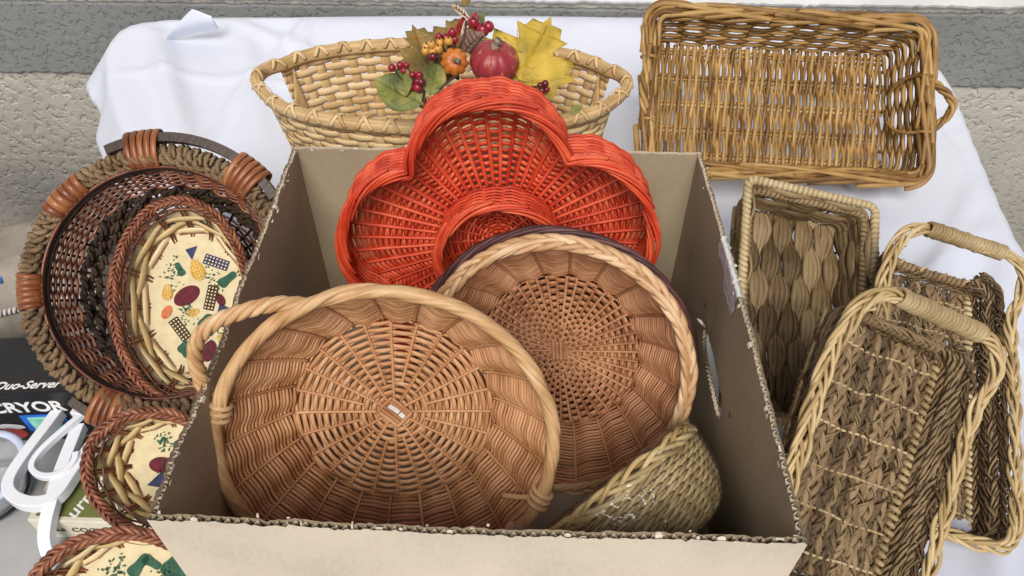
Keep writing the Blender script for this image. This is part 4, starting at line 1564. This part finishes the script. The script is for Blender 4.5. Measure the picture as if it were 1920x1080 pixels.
# ---------------------------------------------------------------- oval baskets lined with printed cotton
M['cotton'] = plain('cream_cotton', (.66, .57, .36), .85, .10, 70, .0008)
M['p_green'] = plain('green_print', (.035, .105, .065), .85, .3, 160)
M['p_plum'] = plain('maroon_print', (.12, .015, .025), .85, .3, 160)
M['p_gold'] = plain('gold_print', (.58, .33, .045), .85, .25, 220)
M['p_navy'] = plain('navy_print', (.035, .045, .11), .85, .3, 160)
M['p_orange'] = plain('orange_print', (.55, .17, .07), .85, .25, 160)
M['p_dark'] = plain('dark_print', (.05, .035, .02), .85, .3, 160)
def blob(kind, n=26):
    a = np.arange(n) * 2 * PI / n
    c, s = np.cos(a), np.sin(a)
    if kind == 'oval':
        return np.stack([c * 1.0, s * .62], 1)
    if kind == 'pepper':
        r = 1 + .13 * np.cos(4 * a) + .06 * np.sin(3 * a)
        return np.stack([c * r * .9, s * r * .9], 1)
    if kind == 'corn':
        return np.stack([c * .95, s * .58 * (1 - .25 * c)], 1)
    if kind == 'leaf':
        return np.stack([c * 1.0, s * .5 * (1 - .3 * c) + .12 * np.sin(3 * a)], 1)
    if kind == 'tri':
        return resample(np.array([(-1, -.6), (1, -.25), (-.2, .9)]), n, True)
    return resample(np.array([(-1, -.42), (1, -.42), (1, .42), (-1, .42)]), n, True)
def fabric_basket(root, A, B, H, prints, seed=0):
    rg = np.random.default_rng(seed)
    a0, b0 = A * .73, B * .71
    pr = Profile([(0, 0), (.55, 0), (.96, .0), (1.06, .004), (1.25, H * .4), (1.0 / .68, H)], 2)
    def shape(th, r):
        k = np.clip((r - 1) / (1 / .68 - 1), 0, 1)
        ax = np.where(r <= 1, a0 * r, a0 + (A - a0) * k)
        by = np.where(r <= 1, b0 * r, b0 + (B - b0) * k)
        return (ax * np.cos(th), by * np.sin(th))
    Sx = revolve(pr, shape)
    s1_ = pr.s_of_r(1.0)
    top = pr.len
    NS = 16
    kz = A / .088
    # lining: floor and lower wall just outside the stakes
    na = 80
    th = np.arange(na) * 2 * PI / na
    V = []
    for f in np.linspace(0.001, 1, 22):
        s = s1_ * f * 1.0
        V.append(Sx(th, np.full(na, s)) + np.array((0, 0, .0012)))
    for f in np.linspace(.05, 1, 10):
        s = s1_ + (top - s1_) * .66 * f
        V.append(Sx(th, np.full(na, s)) - s_normal(Sx, th, np.full(na, s)) * .0042 * min(1, f * 3) + np.array((0, 0, .0012 * (1 - f))))
    V = np.stack(V)
    V[:, :, 2] += .0006 * np.sin(V[:, :, 0] * 190) * np.sin(V[:, :, 1] * 150)
    li = grid(Geo(), V, wrap=True).obj('cotton_lining', M['cotton'], root)
    # printed motifs on the lining
    def on_floor(u, v):
        return np.array((u * a0 * .92, v * b0 * .92, 0)) + np.array((0, 0, .0026))
    for kind, mat, u, v, sz, rot in prints:
        poly = blob(kind)
        c, s = math.cos(rot), math.sin(rot)
        sz = sz * 1.02
        q = poly @ np.array([[c, s], [-s, c]]) * sz
        ctr = on_floor(u, v)
        pts = np.concatenate([ctr[None, :2] + q, np.full((len(q), 1), .0026)], 1)
        e = (pts[:, 0] / (a0 * .98)) ** 2 + (pts[:, 1] / (b0 * .98)) ** 2
        pts[:, :2] = np.where((e > 1)[:, None], pts[:, :2] / np.sqrt(e)[:, None], pts[:, :2])
        pm = pts.mean(0)
        g = Geo().add(np.vstack([pm[None], pts]), None, [(0, 1 + k, 1 + (k + 1) % len(pts)) for k in range(len(pts))])
        o = g.obj('printed_motif', M[mat], li)
        if kind in ('corn', 'rect'):           # rows of kernels or seeds printed across
            g = Geo()
            for iu in range(-3, 4):
                for iv in (-1, 0, 1):
                    w = np.array((iu * .27, iv * .26)) @ np.array([[c, s], [-s, c]]) * sz
                    pc = ctr[:2] + w
                    if (pc[0] / a0) ** 2 + (pc[1] / b0) ** 2 < .95:
                        r = sz * .06
                        g.add([(pc[0] - r, pc[1] - r, .0030), (pc[0] + r, pc[1] - r, .0030), (pc[0] + r, pc[1] + r, .0030), (pc[0] - r, pc[1] + r, .0030)], [(0, 1, 2, 3)])
            if g.n:
                g.obj('printed_kernels', M['slat'] if kind == 'rect' else M['p_dark'] if mat != 'p_gold' else M['cotton'], o)
    # sprinkled herb print
    for hu, hv in ((-.25, -.12), (.42, .3), (.1, -.62), (-.5, .5), (.6, -.5)):
        g = Geo()
        for _ in range(46):
            u, v = hu + rg.normal(0, .10), hv + rg.normal(0, .14)
            if u * u + v * v > .9:
                continue
            p = on_floor(u, v)
            r = .0009 + rg.random() * .0008
            a = rg.random() * 3
            d1 = np.array((math.cos(a), math.sin(a), 0)) * r * 1.6
            d2 = np.array((-math.sin(a), math.cos(a), 0)) * r * .7
            g.add([p - d1, p + d2, p + d1, p - d2], [(0, 1, 2, 3)])
        o = g.obj('printed_herb', M['p_green'], li)
        o['kind'] = 'stuff'
    for k in range(11):             # motifs on the lining's wall, seen between the slats
        a = k * 2 * PI / 11 + .2
        s = s1_ + (top - s1_) * (.28 + .2 * (k % 2))
        e = .10 + .05 * rg.random()
        poly = blob(['oval', 'corn', 'pepper', 'tri'][k % 4], 18)
        tt = a + poly[:, 0] * e
        ss = s + poly[:, 1] * (top - s1_) * .16
        P = Sx(tt, ss) - s_normal(Sx, tt, ss) * .0036
        g = Geo().add(np.vstack([P.mean(0)[None], P]), None, [(0, 1 + j, 1 + (j + 1) % 18) for j in range(18)])
        g.obj('printed_motif', M[['p_plum', 'p_gold', 'p_green', 'p_navy', 'p_orange'][k % 5]], li)
    # stakes and pale slats
    for k in range(NS):
        for dth in (-.028, .028):
            P, Nn = stake(Sx, k * 2 * PI / NS + dth, s1_ * .97, top, 14, off=.0006)
            strand('stake', M['reed_r'], root, P, Nn, rw=.0016, rt=.0013, sides=5)
    for i, f in enumerate((.18, .36, .54)):
        P, Nn = row(Sx, s1_ + (top - s1_) * f, NS, i, .0028, 10, jit=.0006)
        cut = [0, len(P) // 2] if i % 2 else [len(P) // 4, 3 * len(P) // 4]
        strand('slat', M['slat'], root, P, Nn, rw=.0048 * kz * (1 + .10 * np.cos(NS * np.linspace(0, 2 * PI, len(P), endpoint=False))), rt=.0010, closed=True, sides=6)
    for i, f in enumerate((.08, .72, .80, .86, .92)):
        P, Nn = row(Sx, s1_ + (top - s1_) * f, NS, i, .0024, 6, jit=.0005)
        strand('weaver', M['reed_r'], root, P, Nn, rw=.0014, rt=.0012, closed=True, sides=5)
    P, Nn = rim_line(Sx, top, 360)
    Nr = norm_rows(np.stack([P[:, 0], P[:, 1], 0 * P[:, 0]], 1))
    for k in range(6):
        Q, Qn = plait(P, norm_rows(up_normals(P) + Nr * .3), k, 6, .0052, .0026, .048, True, loose=.0004)
        strand('rim_reed', M['reed_r'], root, Q, Qn, rw=.0020 * rg.uniform(.85, 1.15), rt=.0016, closed=True, sides=6)
PR = [('oval', 'p_plum', -.22, .12, .019, .5), ('corn', 'p_gold', .05, .52, .016, 1.9), ('rect', 'p_dark', .33, .06, .017, 1.3), ('pepper', 'p_green', .25, -.36, .0155, 0),
      ('rect', 'p_dark', -.42, -.40, .017, -1.0), ('tri', 'p_navy', .62, -.18, .015, .2), ('rect', 'p_navy', .50, .62, .017, -.4), ('leaf', 'p_green', .74, .34, .014, .6),
      ('oval', 'p_plum', .22, -.78, .015, 1.2), ('pepper', 'p_green', -.30, -.72, .012, 0), ('corn', 'p_gold', -.66, .2, .012, 1.5), ('oval', 'p_orange', -.70, -.12, .010, 1), ('corn', 'p_gold', -.1, -.15, .009, .3), ('leaf', 'p_green', -.35, .55, .010, 2), ('tri', 'p_navy', -.05, .82, .010, 1), ('oval', 'p_plum', .55, .02, .009, 2), ('corn', 'p_gold', .55, -.62, .010, 2.4), ('oval', 'p_orange', .02, -.52, .008, .4)]
m = pose(342, 566, .985, (.06, .04, 1), -4, .055)
f1 = empty('lined_basket', 'oval basket lined with vegetable print cotton lying inside the rope rimmed basket', 'basket', m, 'print lined baskets')
fabric_basket(f1, .088, .134, .058, PR, 1)
m = pose(298, 890, .80, (-.04, .08, 1), 18, .05)
f2 = empty('lined_basket', 'small oval basket lined with vegetable print cotton below the rope rimmed basket', 'basket', m, 'print lined baskets')
PR2 = [('pepper', 'p_green', -.05, .52, .014, 0), ('leaf', 'p_orange', .42, .20, .017, 1.2), ('pepper', 'p_green', .55, .72, .012, 0), ('oval', 'p_plum', -.4, -.1, .014, .3),
       ('corn', 'p_gold', .2, -.5, .012, .8), ('tri', 'p_navy', -.3, -.55, .013, 0)]
fabric_basket(f2, .082, .064, .050, PR2, 2)
m = pose(225, 1128, .70, (-.02, .12, 1), 0, .045)
f3 = empty('lined_basket', 'oval print lined basket with open lattice sides in front of the small lined basket', 'basket', m, 'print lined baskets')
PR3 = [('leaf', 'p_green', -.1, .55, .013, .9), ('leaf', 'p_green', .12, .62, .010, -.5), ('pepper', 'p_green', .55, .45, .016, 0), ('oval', 'p_plum', 0, -.2, .014, 0)]
fabric_basket(f3, .088, .062, .045, PR3, 3)

# ================================================================ autumn pick in the splint basket
M['stem'] = plain('brown_stem', (.06, .035, .022), .7, .3, 90)
def leafmat(name, c1, c2, c3):
    m = bpy.data.materials.new(name)
    N, L, b = nodes(m)
    tc = N.new('ShaderNodeTexCoord')
    nz = N.new('ShaderNodeTexNoise'); nz.inputs['Scale'].default_value = 32; nz.inputs['Detail'].default_value = 5
    L.new(tc.outputs['Object'], nz.inputs['Vector'])
    rp = ramp(N, [(.32, c1), (.52, c2), (.72, c3)])
    L.new(nz.outputs['Fac'], rp.inputs['Fac'])
    L.new(rp.outputs['Color'], b.inputs['Base Color'])
    vo = N.new('ShaderNodeTexVoronoi'); vo.feature = 'DISTANCE_TO_EDGE'; vo.inputs['Scale'].default_value = 190
    L.new(tc.outputs['Object'], vo.inputs['Vector'])
    bp = N.new('ShaderNodeBump'); bp.inputs['Strength'].default_value = .5; bp.inputs['Distance'].default_value = .0015
    L.new(vo.outputs['Distance'], bp.inputs['Height']); L.new(bp.outputs['Normal'], b.inputs['Normal'])
    b.inputs['Roughness'].default_value = .6
    return m
M['leaf_y'] = leafmat('yellow_leaf', (.30, .22, .03), (.50, .35, .035), (.62, .43, .06))
M['leaf_g'] = leafmat('green_leaf', (.07, .09, .025), (.17, .19, .045), (.34, .30, .07))
M['leaf_o'] = leafmat('olive_leaf', (.10, .075, .018), (.24, .16, .035), (.36, .15, .03))
M['leaf_b'] = leafmat('mauve_leaf', (.17, .085, .06), (.27, .15, .11), (.36, .22, .17))
M['leaf_r'] = leafmat('red_leaf', (.20, .015, .012), (.33, .03, .02), (.36, .13, .03))
M['leaf_p'] = leafmat('pale_leaf', (.50, .33, .20), (.68, .52, .38), (.75, .62, .50))
MAPLE = [(0, -.02), (.10, .02), (.32, -.10), (.42, -.02), (.62, -.03), (.58, .14), (.82, .32), (.64, .38), (.70, .56), (.46, .46), (.22, .38), (.30, .60), (.44, .78), (.30, .78), (.24, .96), (.12, .86), (0, 1.06)]
OVALL = [(0, 0), (.16, .06), (.30, .20), (.38, .36), (.36, .52), (.30, .66), (.20, .82), (.10, .93), (0, 1.02)]
def leaf(root, mat, base, tip, face, outline, curl=.18, name='leaf', veins=True, wscale=1.0):
    """a leaf from base to tip turned to face; folded a little on its midrib, with raised veins"""
    base, tip = np.array(base, float), np.array(tip, float)
    y = tip - base
    Ln = np.linalg.norm(y); y = y / Ln
    z = unit(np.array(face) - y * np.dot(face, y))
    x = np.cross(y, z)
    R_ = outline
    L_ = [(-a, b) for a, b in outline[::-1]]
    pts = np.array(R_ + L_[1:-1])
    pts = resample(pts, 110, True)
    pts[:, 0] *= wscale
    rings = []
    spine = np.clip(pts[:, 1], .03, .98)
    for f in (1.0, .72, .42, .14, 0.0):
        q = np.stack([pts[:, 0] * f, spine + (pts[:, 1] - spine) * f], 1)
        rings.append(q)
    def place(q, lift=0.0):
        h = curl * (np.abs(q[:, 0]) * .9 - .55 * (q[:, 1] - .35) ** 2) + .03 * np.sin(q[:, 0] * 9 + q[:, 1] * 7) + lift
        return base + (np.outer(q[:, 0], x) + np.outer(q[:, 1], y) + np.outer(h, z)) * Ln
    V = np.stack([place(q) for q in rings])
    o = grid(Geo(), V, wrap=True).obj(name, mat, root)
    sm = o.modifiers.new('thickness', 'SOLIDIFY'); sm.thickness = .0006; sm.offset = 0
    if veins:
        g = Geo()
        ends = [(0, .97)] + ([(s * a, b) for s in (-1, 1) for a, b in ((.55, .02), (.66, .30), (.36, .66))] if outline is MAPLE else [(s * .27, .3 + .18 * k) for s in (-1, 1) for k in range(4)])
        for ex, ey in ends:
            y0 = 0 if outline is MAPLE or ex == 0 else ey - .16
            q = np.stack([np.linspace(0, ex * wscale, 10), np.linspace(max(y0, -.0), ey, 10)], 1)
            tube(g, place(q, .006), z, rw=np.linspace(.0011, .0004, 10), sides=5)
        g.obj('vein', M['stem'] if mat in (M['leaf_b'], M['leaf_p']) else mat, o)
    return o
def berry_sprig(root, spots, mats, r, stem_from):
    for p, mm in zip(spots, mats):
        p = np.array(p)
        g = Geo()
        u = np.linspace(0, PI, 9)[:, None]; v = (np.arange(12) * 2 * PI / 12)[None]
        rr = r * RNG.uniform(.85, 1.12)
        V = np.stack([np.sin(u) * np.cos(v) * rr, np.sin(u) * np.sin(v) * rr, np.cos(u) * rr + 0 * v], -1) + p
        grid(g, V, wrap=True)
        b = g.obj('berry', M[mm], root)
        tube(Geo(), np.array([p + np.array((0, -.3 * rr, .85 * rr)), p + np.array((0, -.45 * rr, 1.12 * rr))]), None, rw=rr * .22, sides=5).obj('berry_tip', M['stem'], b)
        q = np.array([p, (p + np.array(stem_from)) / 2 + np.array((0, 0, -.004)), stem_from])
        strand('twig', M['stem'], root, chaikin(q, 2), None, rw=.0011, sides=5)
M['b_red'] = plain('crimson_berry', (.28, .015, .03), .3, .3, 120, coat=.3)
M['b_gold'] = plain('golden_berry', (.58, .29, .06), .35, .3, 120, coat=.3)
M['b_plum'] = plain('plum_berry', (.13, .012, .02), .3, .3, 120, coat=.3)
def gourd(root, mat, c, axis, R, squash, ribs, depth, stem_len, name='pumpkin_shell'):
    c = np.array(c, float)
    zc = unit(axis)
    xc = unit(np.cross((.3, 1, .2), zc)); yc = np.cross(zc, xc)
    u = np.linspace(0, PI, 26); v = np.arange(72) * 2 * PI / 72
    U, W = np.meshgrid(u, v, indexing='ij')
    rr = R * (1 - depth * np.abs(np.cos(W * ribs / 2)) ** 5 * np.sin(U) ** .5)
    dim = .24 * np.exp(-(U / .35) ** 2) + .2 * np.exp(-((PI - U) / .35) ** 2)
    X, Y, Z = rr * np.sin(U) * np.cos(W), rr * np.sin(U) * np.sin(W), R * squash * np.cos(U) * (1 - dim)
    V = c + X[..., None] * xc + Y[..., None] * yc + Z[..., None] * zc
    sh = grid(Geo(), V, wrap=True).obj(name, mat, root)
    t = np.linspace(0, 1, 9)
    P = c + zc * (R * squash * .72) + np.outer(t * stem_len, zc) + np.outer(t ** 2 * stem_len * .35, xc)
    strand('stem', M['gstem'], sh, P, xc, rw=R * (.22 - .10 * t + .05 * (t > .85) + .02 * np.sin(t * 20)), sides=9)
    return sh
M['gstem'] = plain('dry_stem', (.25, .20, .14), .85, .5, 160, .002)
def pumpmat(name, c, speck):
    m = bpy.data.materials.new(name)
    N, L, b = nodes(m)
    tc = N.new('ShaderNodeTexCoord')
    nz = N.new('ShaderNodeTexNoise'); nz.inputs['Scale'].default_value = 120; nz.inputs['Detail'].default_value = 2
    mp = N.new('ShaderNodeMapping'); mp.inputs['Scale'].default_value = (1, .7, .35)
    L.new(tc.outputs['Object'], mp.inputs['Vector']); L.new(mp.outputs['Vector'], nz.inputs['Vector'])
    rp = ramp(N, [(.3, tuple(x * .8 for x in c)), (.60, c), (.72, speck)])
    L.new(nz.outputs['Fac'], rp.inputs['Fac']); L.new(rp.outputs['Color'], b.inputs['Base Color'])
    b.inputs['Roughness'].default_value = .45
    return m
DP = .99
def D(px, py, d=DP):
    return at(px, py, d)
pk = empty('autumn_pick', 'artificial maple leaf, berry and gourd bunch lying in the splint basket', 'decoration', Matrix.Translation((0, 0, 0)))
CBv = CB + np.array((0, 0, .0))
M['pump_o'] = pumpmat('orange_gourd', (.58, .17, .025), (.62, .24, .05))
M['pump_r'] = pumpmat('crimson_gourd', (.33, .035, .045), (.55, .25, .13))
gourd(pk, M['pump_o'], D(852, 116, .96), CB * .9 + CR * .15 - CU * .15, .0180, .80, 9, .13, .012, 'orange_gourd')
gourd(pk, M['pump_r'], D(927, 116, .975), CU * .62 + CB * .75 + CR * .06, .0325, .82, 12, .07, .013, 'crimson_gourd')
face = CB * .9 + CU * .2
leaf(pk, M['leaf_y'], D(970, 152, .985), D(1030, 38, .995), face, MAPLE, .10, wscale=.92)
leaf(pk, M['leaf_y'], D(965, 130, .985), D(1010, 152, .98), face, OVALL, .2, wscale=.8)
leaf(pk, M['leaf_o'], D(815, 150, 1.0), D(776, 48, 1.02), face + CR * .4, MAPLE, .25, wscale=.62)
leaf(pk, M['leaf_o'], D(838, 92, 1.01), D(868, 30, 1.03), face - CR * .35, MAPLE, .25, wscale=.8)
leaf(pk, M['leaf_r'], D(850, 90, 1.012), D(876, 28, 1.02), face + CR * .7, OVALL, .3, wscale=.55)
leaf(pk, M['leaf_b'], D(872, 96, .985), D(905, 58, .99), face + CU * .3, OVALL, .25, wscale=1.3)
leaf(pk, M['leaf_p'], D(868, 84, 1.0), D(880, 28, 1.01), face + CR * .5, OVALL, .3, wscale=.42)
leaf(pk, M['leaf_p'], D(877, 34, 1.01), D(846, 6, 1.02), face, OVALL, .4, wscale=.4)
leaf(pk, M['leaf_o'], D(868, 12, 1.02), D(882, -10, 1.02), face, OVALL, .2, wscale=.9)
leaf(pk, M['leaf_r'], D(880, 64, 1.01), D(892, 22, 1.02), face, OVALL, .2, wscale=.7)
leaf(pk, M['leaf_g'], D(895, 58, 1.015), D(906, 24, 1.02), face, OVALL, .2, wscale=.6)
leaf(pk, M['leaf_g'], D(790, 195, .955), D(703, 148, .965), face, OVALL, .2, wscale=1.0)
leaf(pk, M['leaf_g'], D(762, 180, .95), D(748, 118, .955), face - CR * .3, OVALL, .3, wscale=.75)
leaf(pk, M['leaf_g'], D(806, 178, .955), D(822, 112, .965), face + CR * .3, OVALL, .3, wscale=.85)
leaf(pk, M['leaf_g'], D(1070, 214, .94), D(1092, 196, .94), face, OVALL, .3, wscale=.8)
sf = D(800, 196, .965)
berry_sprig(pk, [D(x, y, .945 + .004 * (i % 3)) for i, (x, y) in enumerate([(735, 127), (762, 122), (757, 132), (773, 140), (786, 141), (771, 154), (784, 152), (783, 164), (771, 164), (790, 154), (750, 122)])],
            ['b_red'] * 9 + ['b_plum', 'b_red'], .0052, sf)
sf = D(860, 150, .985)
berry_sprig(pk, [D(x, y, .955 + .004 * (i % 3)) for i, (x, y) in enumerate([(809, 84), (825, 79), (800, 88), (811, 97), (822, 92), (798, 96), (841, 77), (823, 68), (842, 66), (848, 60), (853, 74), (835, 70), (812, 106), (807, 107)])],
            ['b_gold'] * 7 + ['b_red'] * 5 + ['b_plum'] * 2, .0056, sf)
sf = D(990, 160, .985)
berry_sprig(pk, [D(x, y, .955) for x, y in ((1013, 160), (1022, 157), (1025, 168), (1016, 170))], ['b_plum'] * 4, .0048, sf)
berry_sprig(pk, [D(x, y, 1.0) for x, y in ((916, 50), (905, 56), (888, 42))], ['b_red'] * 3, .0085, D(890, 80, 1.0))
for a, b_, c in (((796, 205), (780, 190), (760, 178)), ((797, 210), (795, 180), (797, 165)), ((800, 200), (830, 160), (860, 140)), ((855, 100), (872, 70), (874, 40)), ((880, 100), (895, 80), (905, 68)), ((840, 165), (880, 150), (930, 165))):
    q = chaikin(np.array([D(*a, .965), D(*b_, .955), D(*c, .965)]), 3)
    strand('stem', M['stem'], pk, q, None, rw=.0017, sides=6)

# ================================================================ things on the floor at the left
M['black_box'] = plain('black_carton', (.012, .012, .014), .35, .4, 8)
M['white_print'] = plain('white_ink', (.8, .8, .8), .6, .04)
M['grey_print'] = plain('grey_ink', (.16, .16, .16), .6, .1)
def text_mesh(txt, size, mat, parent, M4, name='lettering', shear=0.0, spacing=1.0, ext=.0004, bold=0.0):
    cu = bpy.data.curves.new(name, 'FONT')
    cu.body = txt
    cu.size = size
    cu.shear = shear
    cu.space_character = spacing
    cu.extrude = ext
    cu.offset = bold
    tmp = bpy.data.objects.new('tmp', cu)
    COL.objects.link(tmp)
    dg = bpy.context.evaluated_depsgraph_get()
    me = bpy.data.meshes.new_from_object(tmp.evaluated_get(dg))
    bpy.data.objects.remove(tmp)
    me.materials.clear()
    me.materials.append(mat)
    o = bpy.data.objects.new(name, me)
    COL.objects.link(o)
    o.parent = parent
    o.matrix_local = M4
    return o
T_ = Matrix.Translation
Rx = lambda a: Matrix.Rotation(math.radians(a), 4, 'X')
Rzz = lambda a: Matrix.Rotation(math.radians(a), 4, 'Z')
# black carton
bx0, by0, bz1 = -1.34, 1.0, -.555
bb = empty('black_carton', 'glossy black printed carton on the floor left of the table', 'carton', T_((bx0, by0, FLOOR_Z)) @ Rzz(3))
BWd, BDp, BHt = .435, .17, .185
bevel(box(Geo(), (0, 0, .0005), (BWd, BDp, BHt)).obj('carton_body', M['black_box'], bb, smooth=False), .003)
text_mesh('al Duo-Server', .030, M['white_print'], bb, T_((.150, .012, BHt + .0012)), shear=.35, bold=.0006)
text_mesh('No. 100', .017, M['grey_print'], bb, T_((.285, .045, BHt + .0012)))
text_mesh('CRYOR', .050, M['white_print'], bb, T_((.150, -.0012, .118)) @ Rx(90), bold=.0014)
M['blue_tape'] = plain('blue_masking_tape', (.02, .16, .68), .6, .1, 60)
M['mint'] = plain('mint_label', (.30, .72, .55), .6, .1, 40)
g = box(Geo(), (.205, -.0035, .045), (.305, -.0012, .105)); o = g.obj('blue_tape', M['blue_tape'], bb, smooth=False)
box(Geo(), (.220, -.0052, .051), (.288, -.0038, .099)).obj('price_label', M['mint'], o, smooth=False)
M['label_lines'] = plain('label_ink', (.16, .45, .36), .6, .1)
for k in range(4):
    box(Geo(), (.235, -.0060, .060 + k * .009), (.275, -.0053, .064 + k * .009)).obj('label_line', M['label_lines'], o, smooth=False)
M['badge'] = plain('charcoal_badge', (.06, .06, .062), .5, .2)
g = Geo()
for r, h in ((.036, .0022), (.029, .0030), (.020, .0038)):
    a = np.arange(36) * 2 * PI / 36
    V = np.stack([np.stack([.405 + r * .72 * np.cos(a), .075 + r * 1.2 * np.sin(a), np.full(36, BHt + h - .003)], 1), np.stack([.405 + r * .68 * np.cos(a), .075 + r * 1.16 * np.sin(a), np.full(36, BHt + h)], 1), np.stack([.405 + (r - .004) * .68 * np.cos(a), .075 + (r - .004) * 1.16 * np.sin(a), np.full(36, BHt + h)], 1)])
    grid(g, V, wrap=True)
g.obj('round_badge', M['badge'], bb)
M['red_print'] = plain('red_ink', (.45, .05, .04), .5, .3, 60)
for cx, cz, rx_, rz_, mm in ((.275, .030, .052, .012, 'white_print'), (.165, .055, .030, .010, 'white_print'), (.160, .028, .030, .022, 'red_print')):
    a = np.arange(24) * 2 * PI / 24
    P = np.stack([cx + rx_ * np.cos(a) * (1 + .25 * np.sin(2 * a)), np.full(24, -.0014), cz + rz_ * np.sin(a) + .012 * np.sin(a * .5)], 1)
    Geo().add(np.vstack([P.mean(0)[None], P]), None, [(0, 1 + j, 1 + (j + 1) % 24) for j in range(24)]).obj('printed_picture', M[mm], bb)

# green and cream cookie carton
M['cream'] = plain('cream_carton', (.66, .62, .50), .6, .08, 30)
M['olive'] = plain('olive_print', (.145, .155, .045), .55, .12, 30)
M['blue_white'] = plain('pale_ink', (.75, .76, .72), .6, .04)
gx, gy = -1.02, .765
CH = .075
ck = empty('cookie_carton', 'cream and olive green cookie carton on the floor under the white plastic hanger', 'carton', T_((gx, gy, FLOOR_Z)) @ Rzz(-2))
bevel(box(Geo(), (0, 0, .0005), (.34, .215, CH)).obj('carton_body', M['cream'], ck, smooth=False), .002)
pn = box(Geo(), (.014, .010, CH + .0006), (.330, .207, CH + .0018)).obj('olive_panel', M['olive'], ck, smooth=False)
text_mesh('urmet Cookie', .042, M['blue_white'], pn, T_((.100, .004, CH + .0022)) @ Rzz(70), shear=.15, bold=.0006)
for k in range(3):
    P = np.array([(.150 + k * .010, .075, CH + .0022), (.185 + k * .006, .026 + k * .006, CH + .0022), (.235, .026 + k * .006, CH + .0022)])
    strand('printed_line', M['blue_white'], pn, P, (0, 0, 1), rw=.0016, rt=.0004, sides=4)
M['black_ink'] = plain('black_ink', (.05, .05, .05), .6, .1)
text_mesh('La  COOKIE CHEF  The', .024, M['black_ink'], ck, T_((.045, -.0012, .032)) @ Rx(90), shear=.1)
M['yellow_print'] = plain('yellow_ink', (.62, .52, .05), .6, .1)
box(Geo(), (.115, -.0016, .004), (.22, -.0004, .014)).obj('yellow_strip', M['yellow_print'], ck, smooth=False)

# white plastic hanger lying over the carton
M['white_plastic'] = plain('white_plastic', (.80, .82, .88), .3, .03, 10, coat=.2)
hz = -.635
hg = empty('plastic_hanger', 'white plastic hanger lying across the cookie carton', 'hanger', T_((-1.0, .9, FLOOR_Z)))
def hpath(pts, z=hz):
    return np.array([at_z(x, y, z + dz) for x, y, dz in pts]) - np.array((-1.0, .9, FLOOR_Z))
def ribbon(name, pts, w, t, it=4, parent=None):
    P = resample(chaikin(hpath(pts), it), 90)
    g = Geo()
    T, B, N2 = frames(P, up_normals(P), False)
    prof_ = [(-w, -t), (w, -t), (w, t), (-w, t)]
    V = np.stack([P + B * a + N2 * b for a, b in prof_], 1)
    grid(g, V, wrap=True)
    g.add(V[0], [(0, 1, 2, 3)]); g.add(V[-1], [(3, 2, 1, 0)])
    return bevel(g.obj(name, M['white_plastic'], parent or hg, smooth=False), .002, 2)
ribbon('hanger_bar', [(142, 730, 0), (100, 790, 0), (40, 868, 0), (18, 905, 0), (20, 930, 0), (50, 946, 0), (85, 945, 0), (112, 930, 0), (140, 885, 0), (190, 815, 0)], .0125, .014)
ribbon('hanger_arm', [(150, 800, 0), (112, 895, .0), (100, 940, 0), (88, 985, -.02), (88, 1020, -.05), (100, 1050, -.09)], .0135, .012)
ribbon('hanger_hook', [(165, 770, .02), (128, 800, .02), (80, 842, .015), (58, 872, .01), (66, 890, .01), (92, 896, .01), (125, 885, .01), (142, 865, .012), (144, 850, .014)], .0065, .008)
ribbon('hanger_neck', [(142, 768, .02), (165, 772, .02), (200, 765, .02)], .016, .010)

# grey-brown bag with a zip
M['bag'] = plain('taupe_bag_cloth', (.30, .265, .225), .8, .3, 14, .003)
M['zip'] = plain('pale_zip', (.55, .53, .49), .5, .2, 200)
bgm = T_((-1.46, 1.40, FLOOR_Z)) @ Rzz(20)
bg = empty('zipped_bag', 'taupe fabric bag with a pale zip standing behind the black carton', 'bag', bgm)
u = np.linspace(-1, 1, 30); v = np.linspace(0, 2 * PI, 48, endpoint=False)
V = []
for uu in u:
    k = (1 - abs(uu) ** 4) ** .25
    c, s = np.cos(v), np.sin(v)
    rr = (np.abs(c) ** 3.4 + np.abs(s) ** 3.4) ** (-1 / 3.4)
    V.append(np.stack([np.full(48, uu * .38), .17 * k * rr * c, .115 + .115 * k * rr * s + .006 * np.sin(uu * 9 + 2 * v)], 1))
grid(Geo(), np.stack(V), wrap=True).obj('bag_body', M['bag'], bg)
P = np.array([(x, -.168, .150 + .006 * math.sin(x * 9)) for x in np.linspace(-.34, .36, 40)])
coil(Geo(), P, np.tile((0, -.7, .7), (40, 1)), .006, .011, .0042, spt=8).obj('zip', M['zip'], bg)
o = box(Geo(), (.06, -.135, .222), (.15, -.06, .2255)).obj('blue_tape', M['blue_tape'], bg, smooth=False)

# clear round bowl at the frame's edge
M['bowl'] = film_mat('clear_plastic', .8, (.9, .94, 1), .25)
bwl = empty('plastic_bowl', 'clear round plastic bowl with a bluish rim on the floor by the cookie carton', 'bowl', T_((-1.175, .86, FLOOR_Z)))
prb = Profile([(0, .004), (.06, .004), (.085, .03), (.105, .10)], 2)
Sb = revolve(prb)
th = np.arange(60) * 2 * PI / 60
grid(Geo(), np.stack([Sb(th, np.full(60, s)) for s in np.linspace(.002, prb.len, 16)]), wrap=True).obj('bowl_wall', M['bowl'], bwl)
P, Nn = rim_line(Sb, prb.len, 120)
M['bluewhite'] = plain('blue_white_plastic', (.55, .62, .78), .3, .05)
strand('bowl_rim', M['bluewhite'], bwl, P, up_normals(P), rw=.009, rt=.006, closed=True, sides=8)
P, Nn = rim_line(Sb, prb.s_of_r(.075), 100, -.006)
strand('bowl_foot', M['black_box'], bwl, P, Nn, rw=.010, rt=.004, closed=True, sides=6)
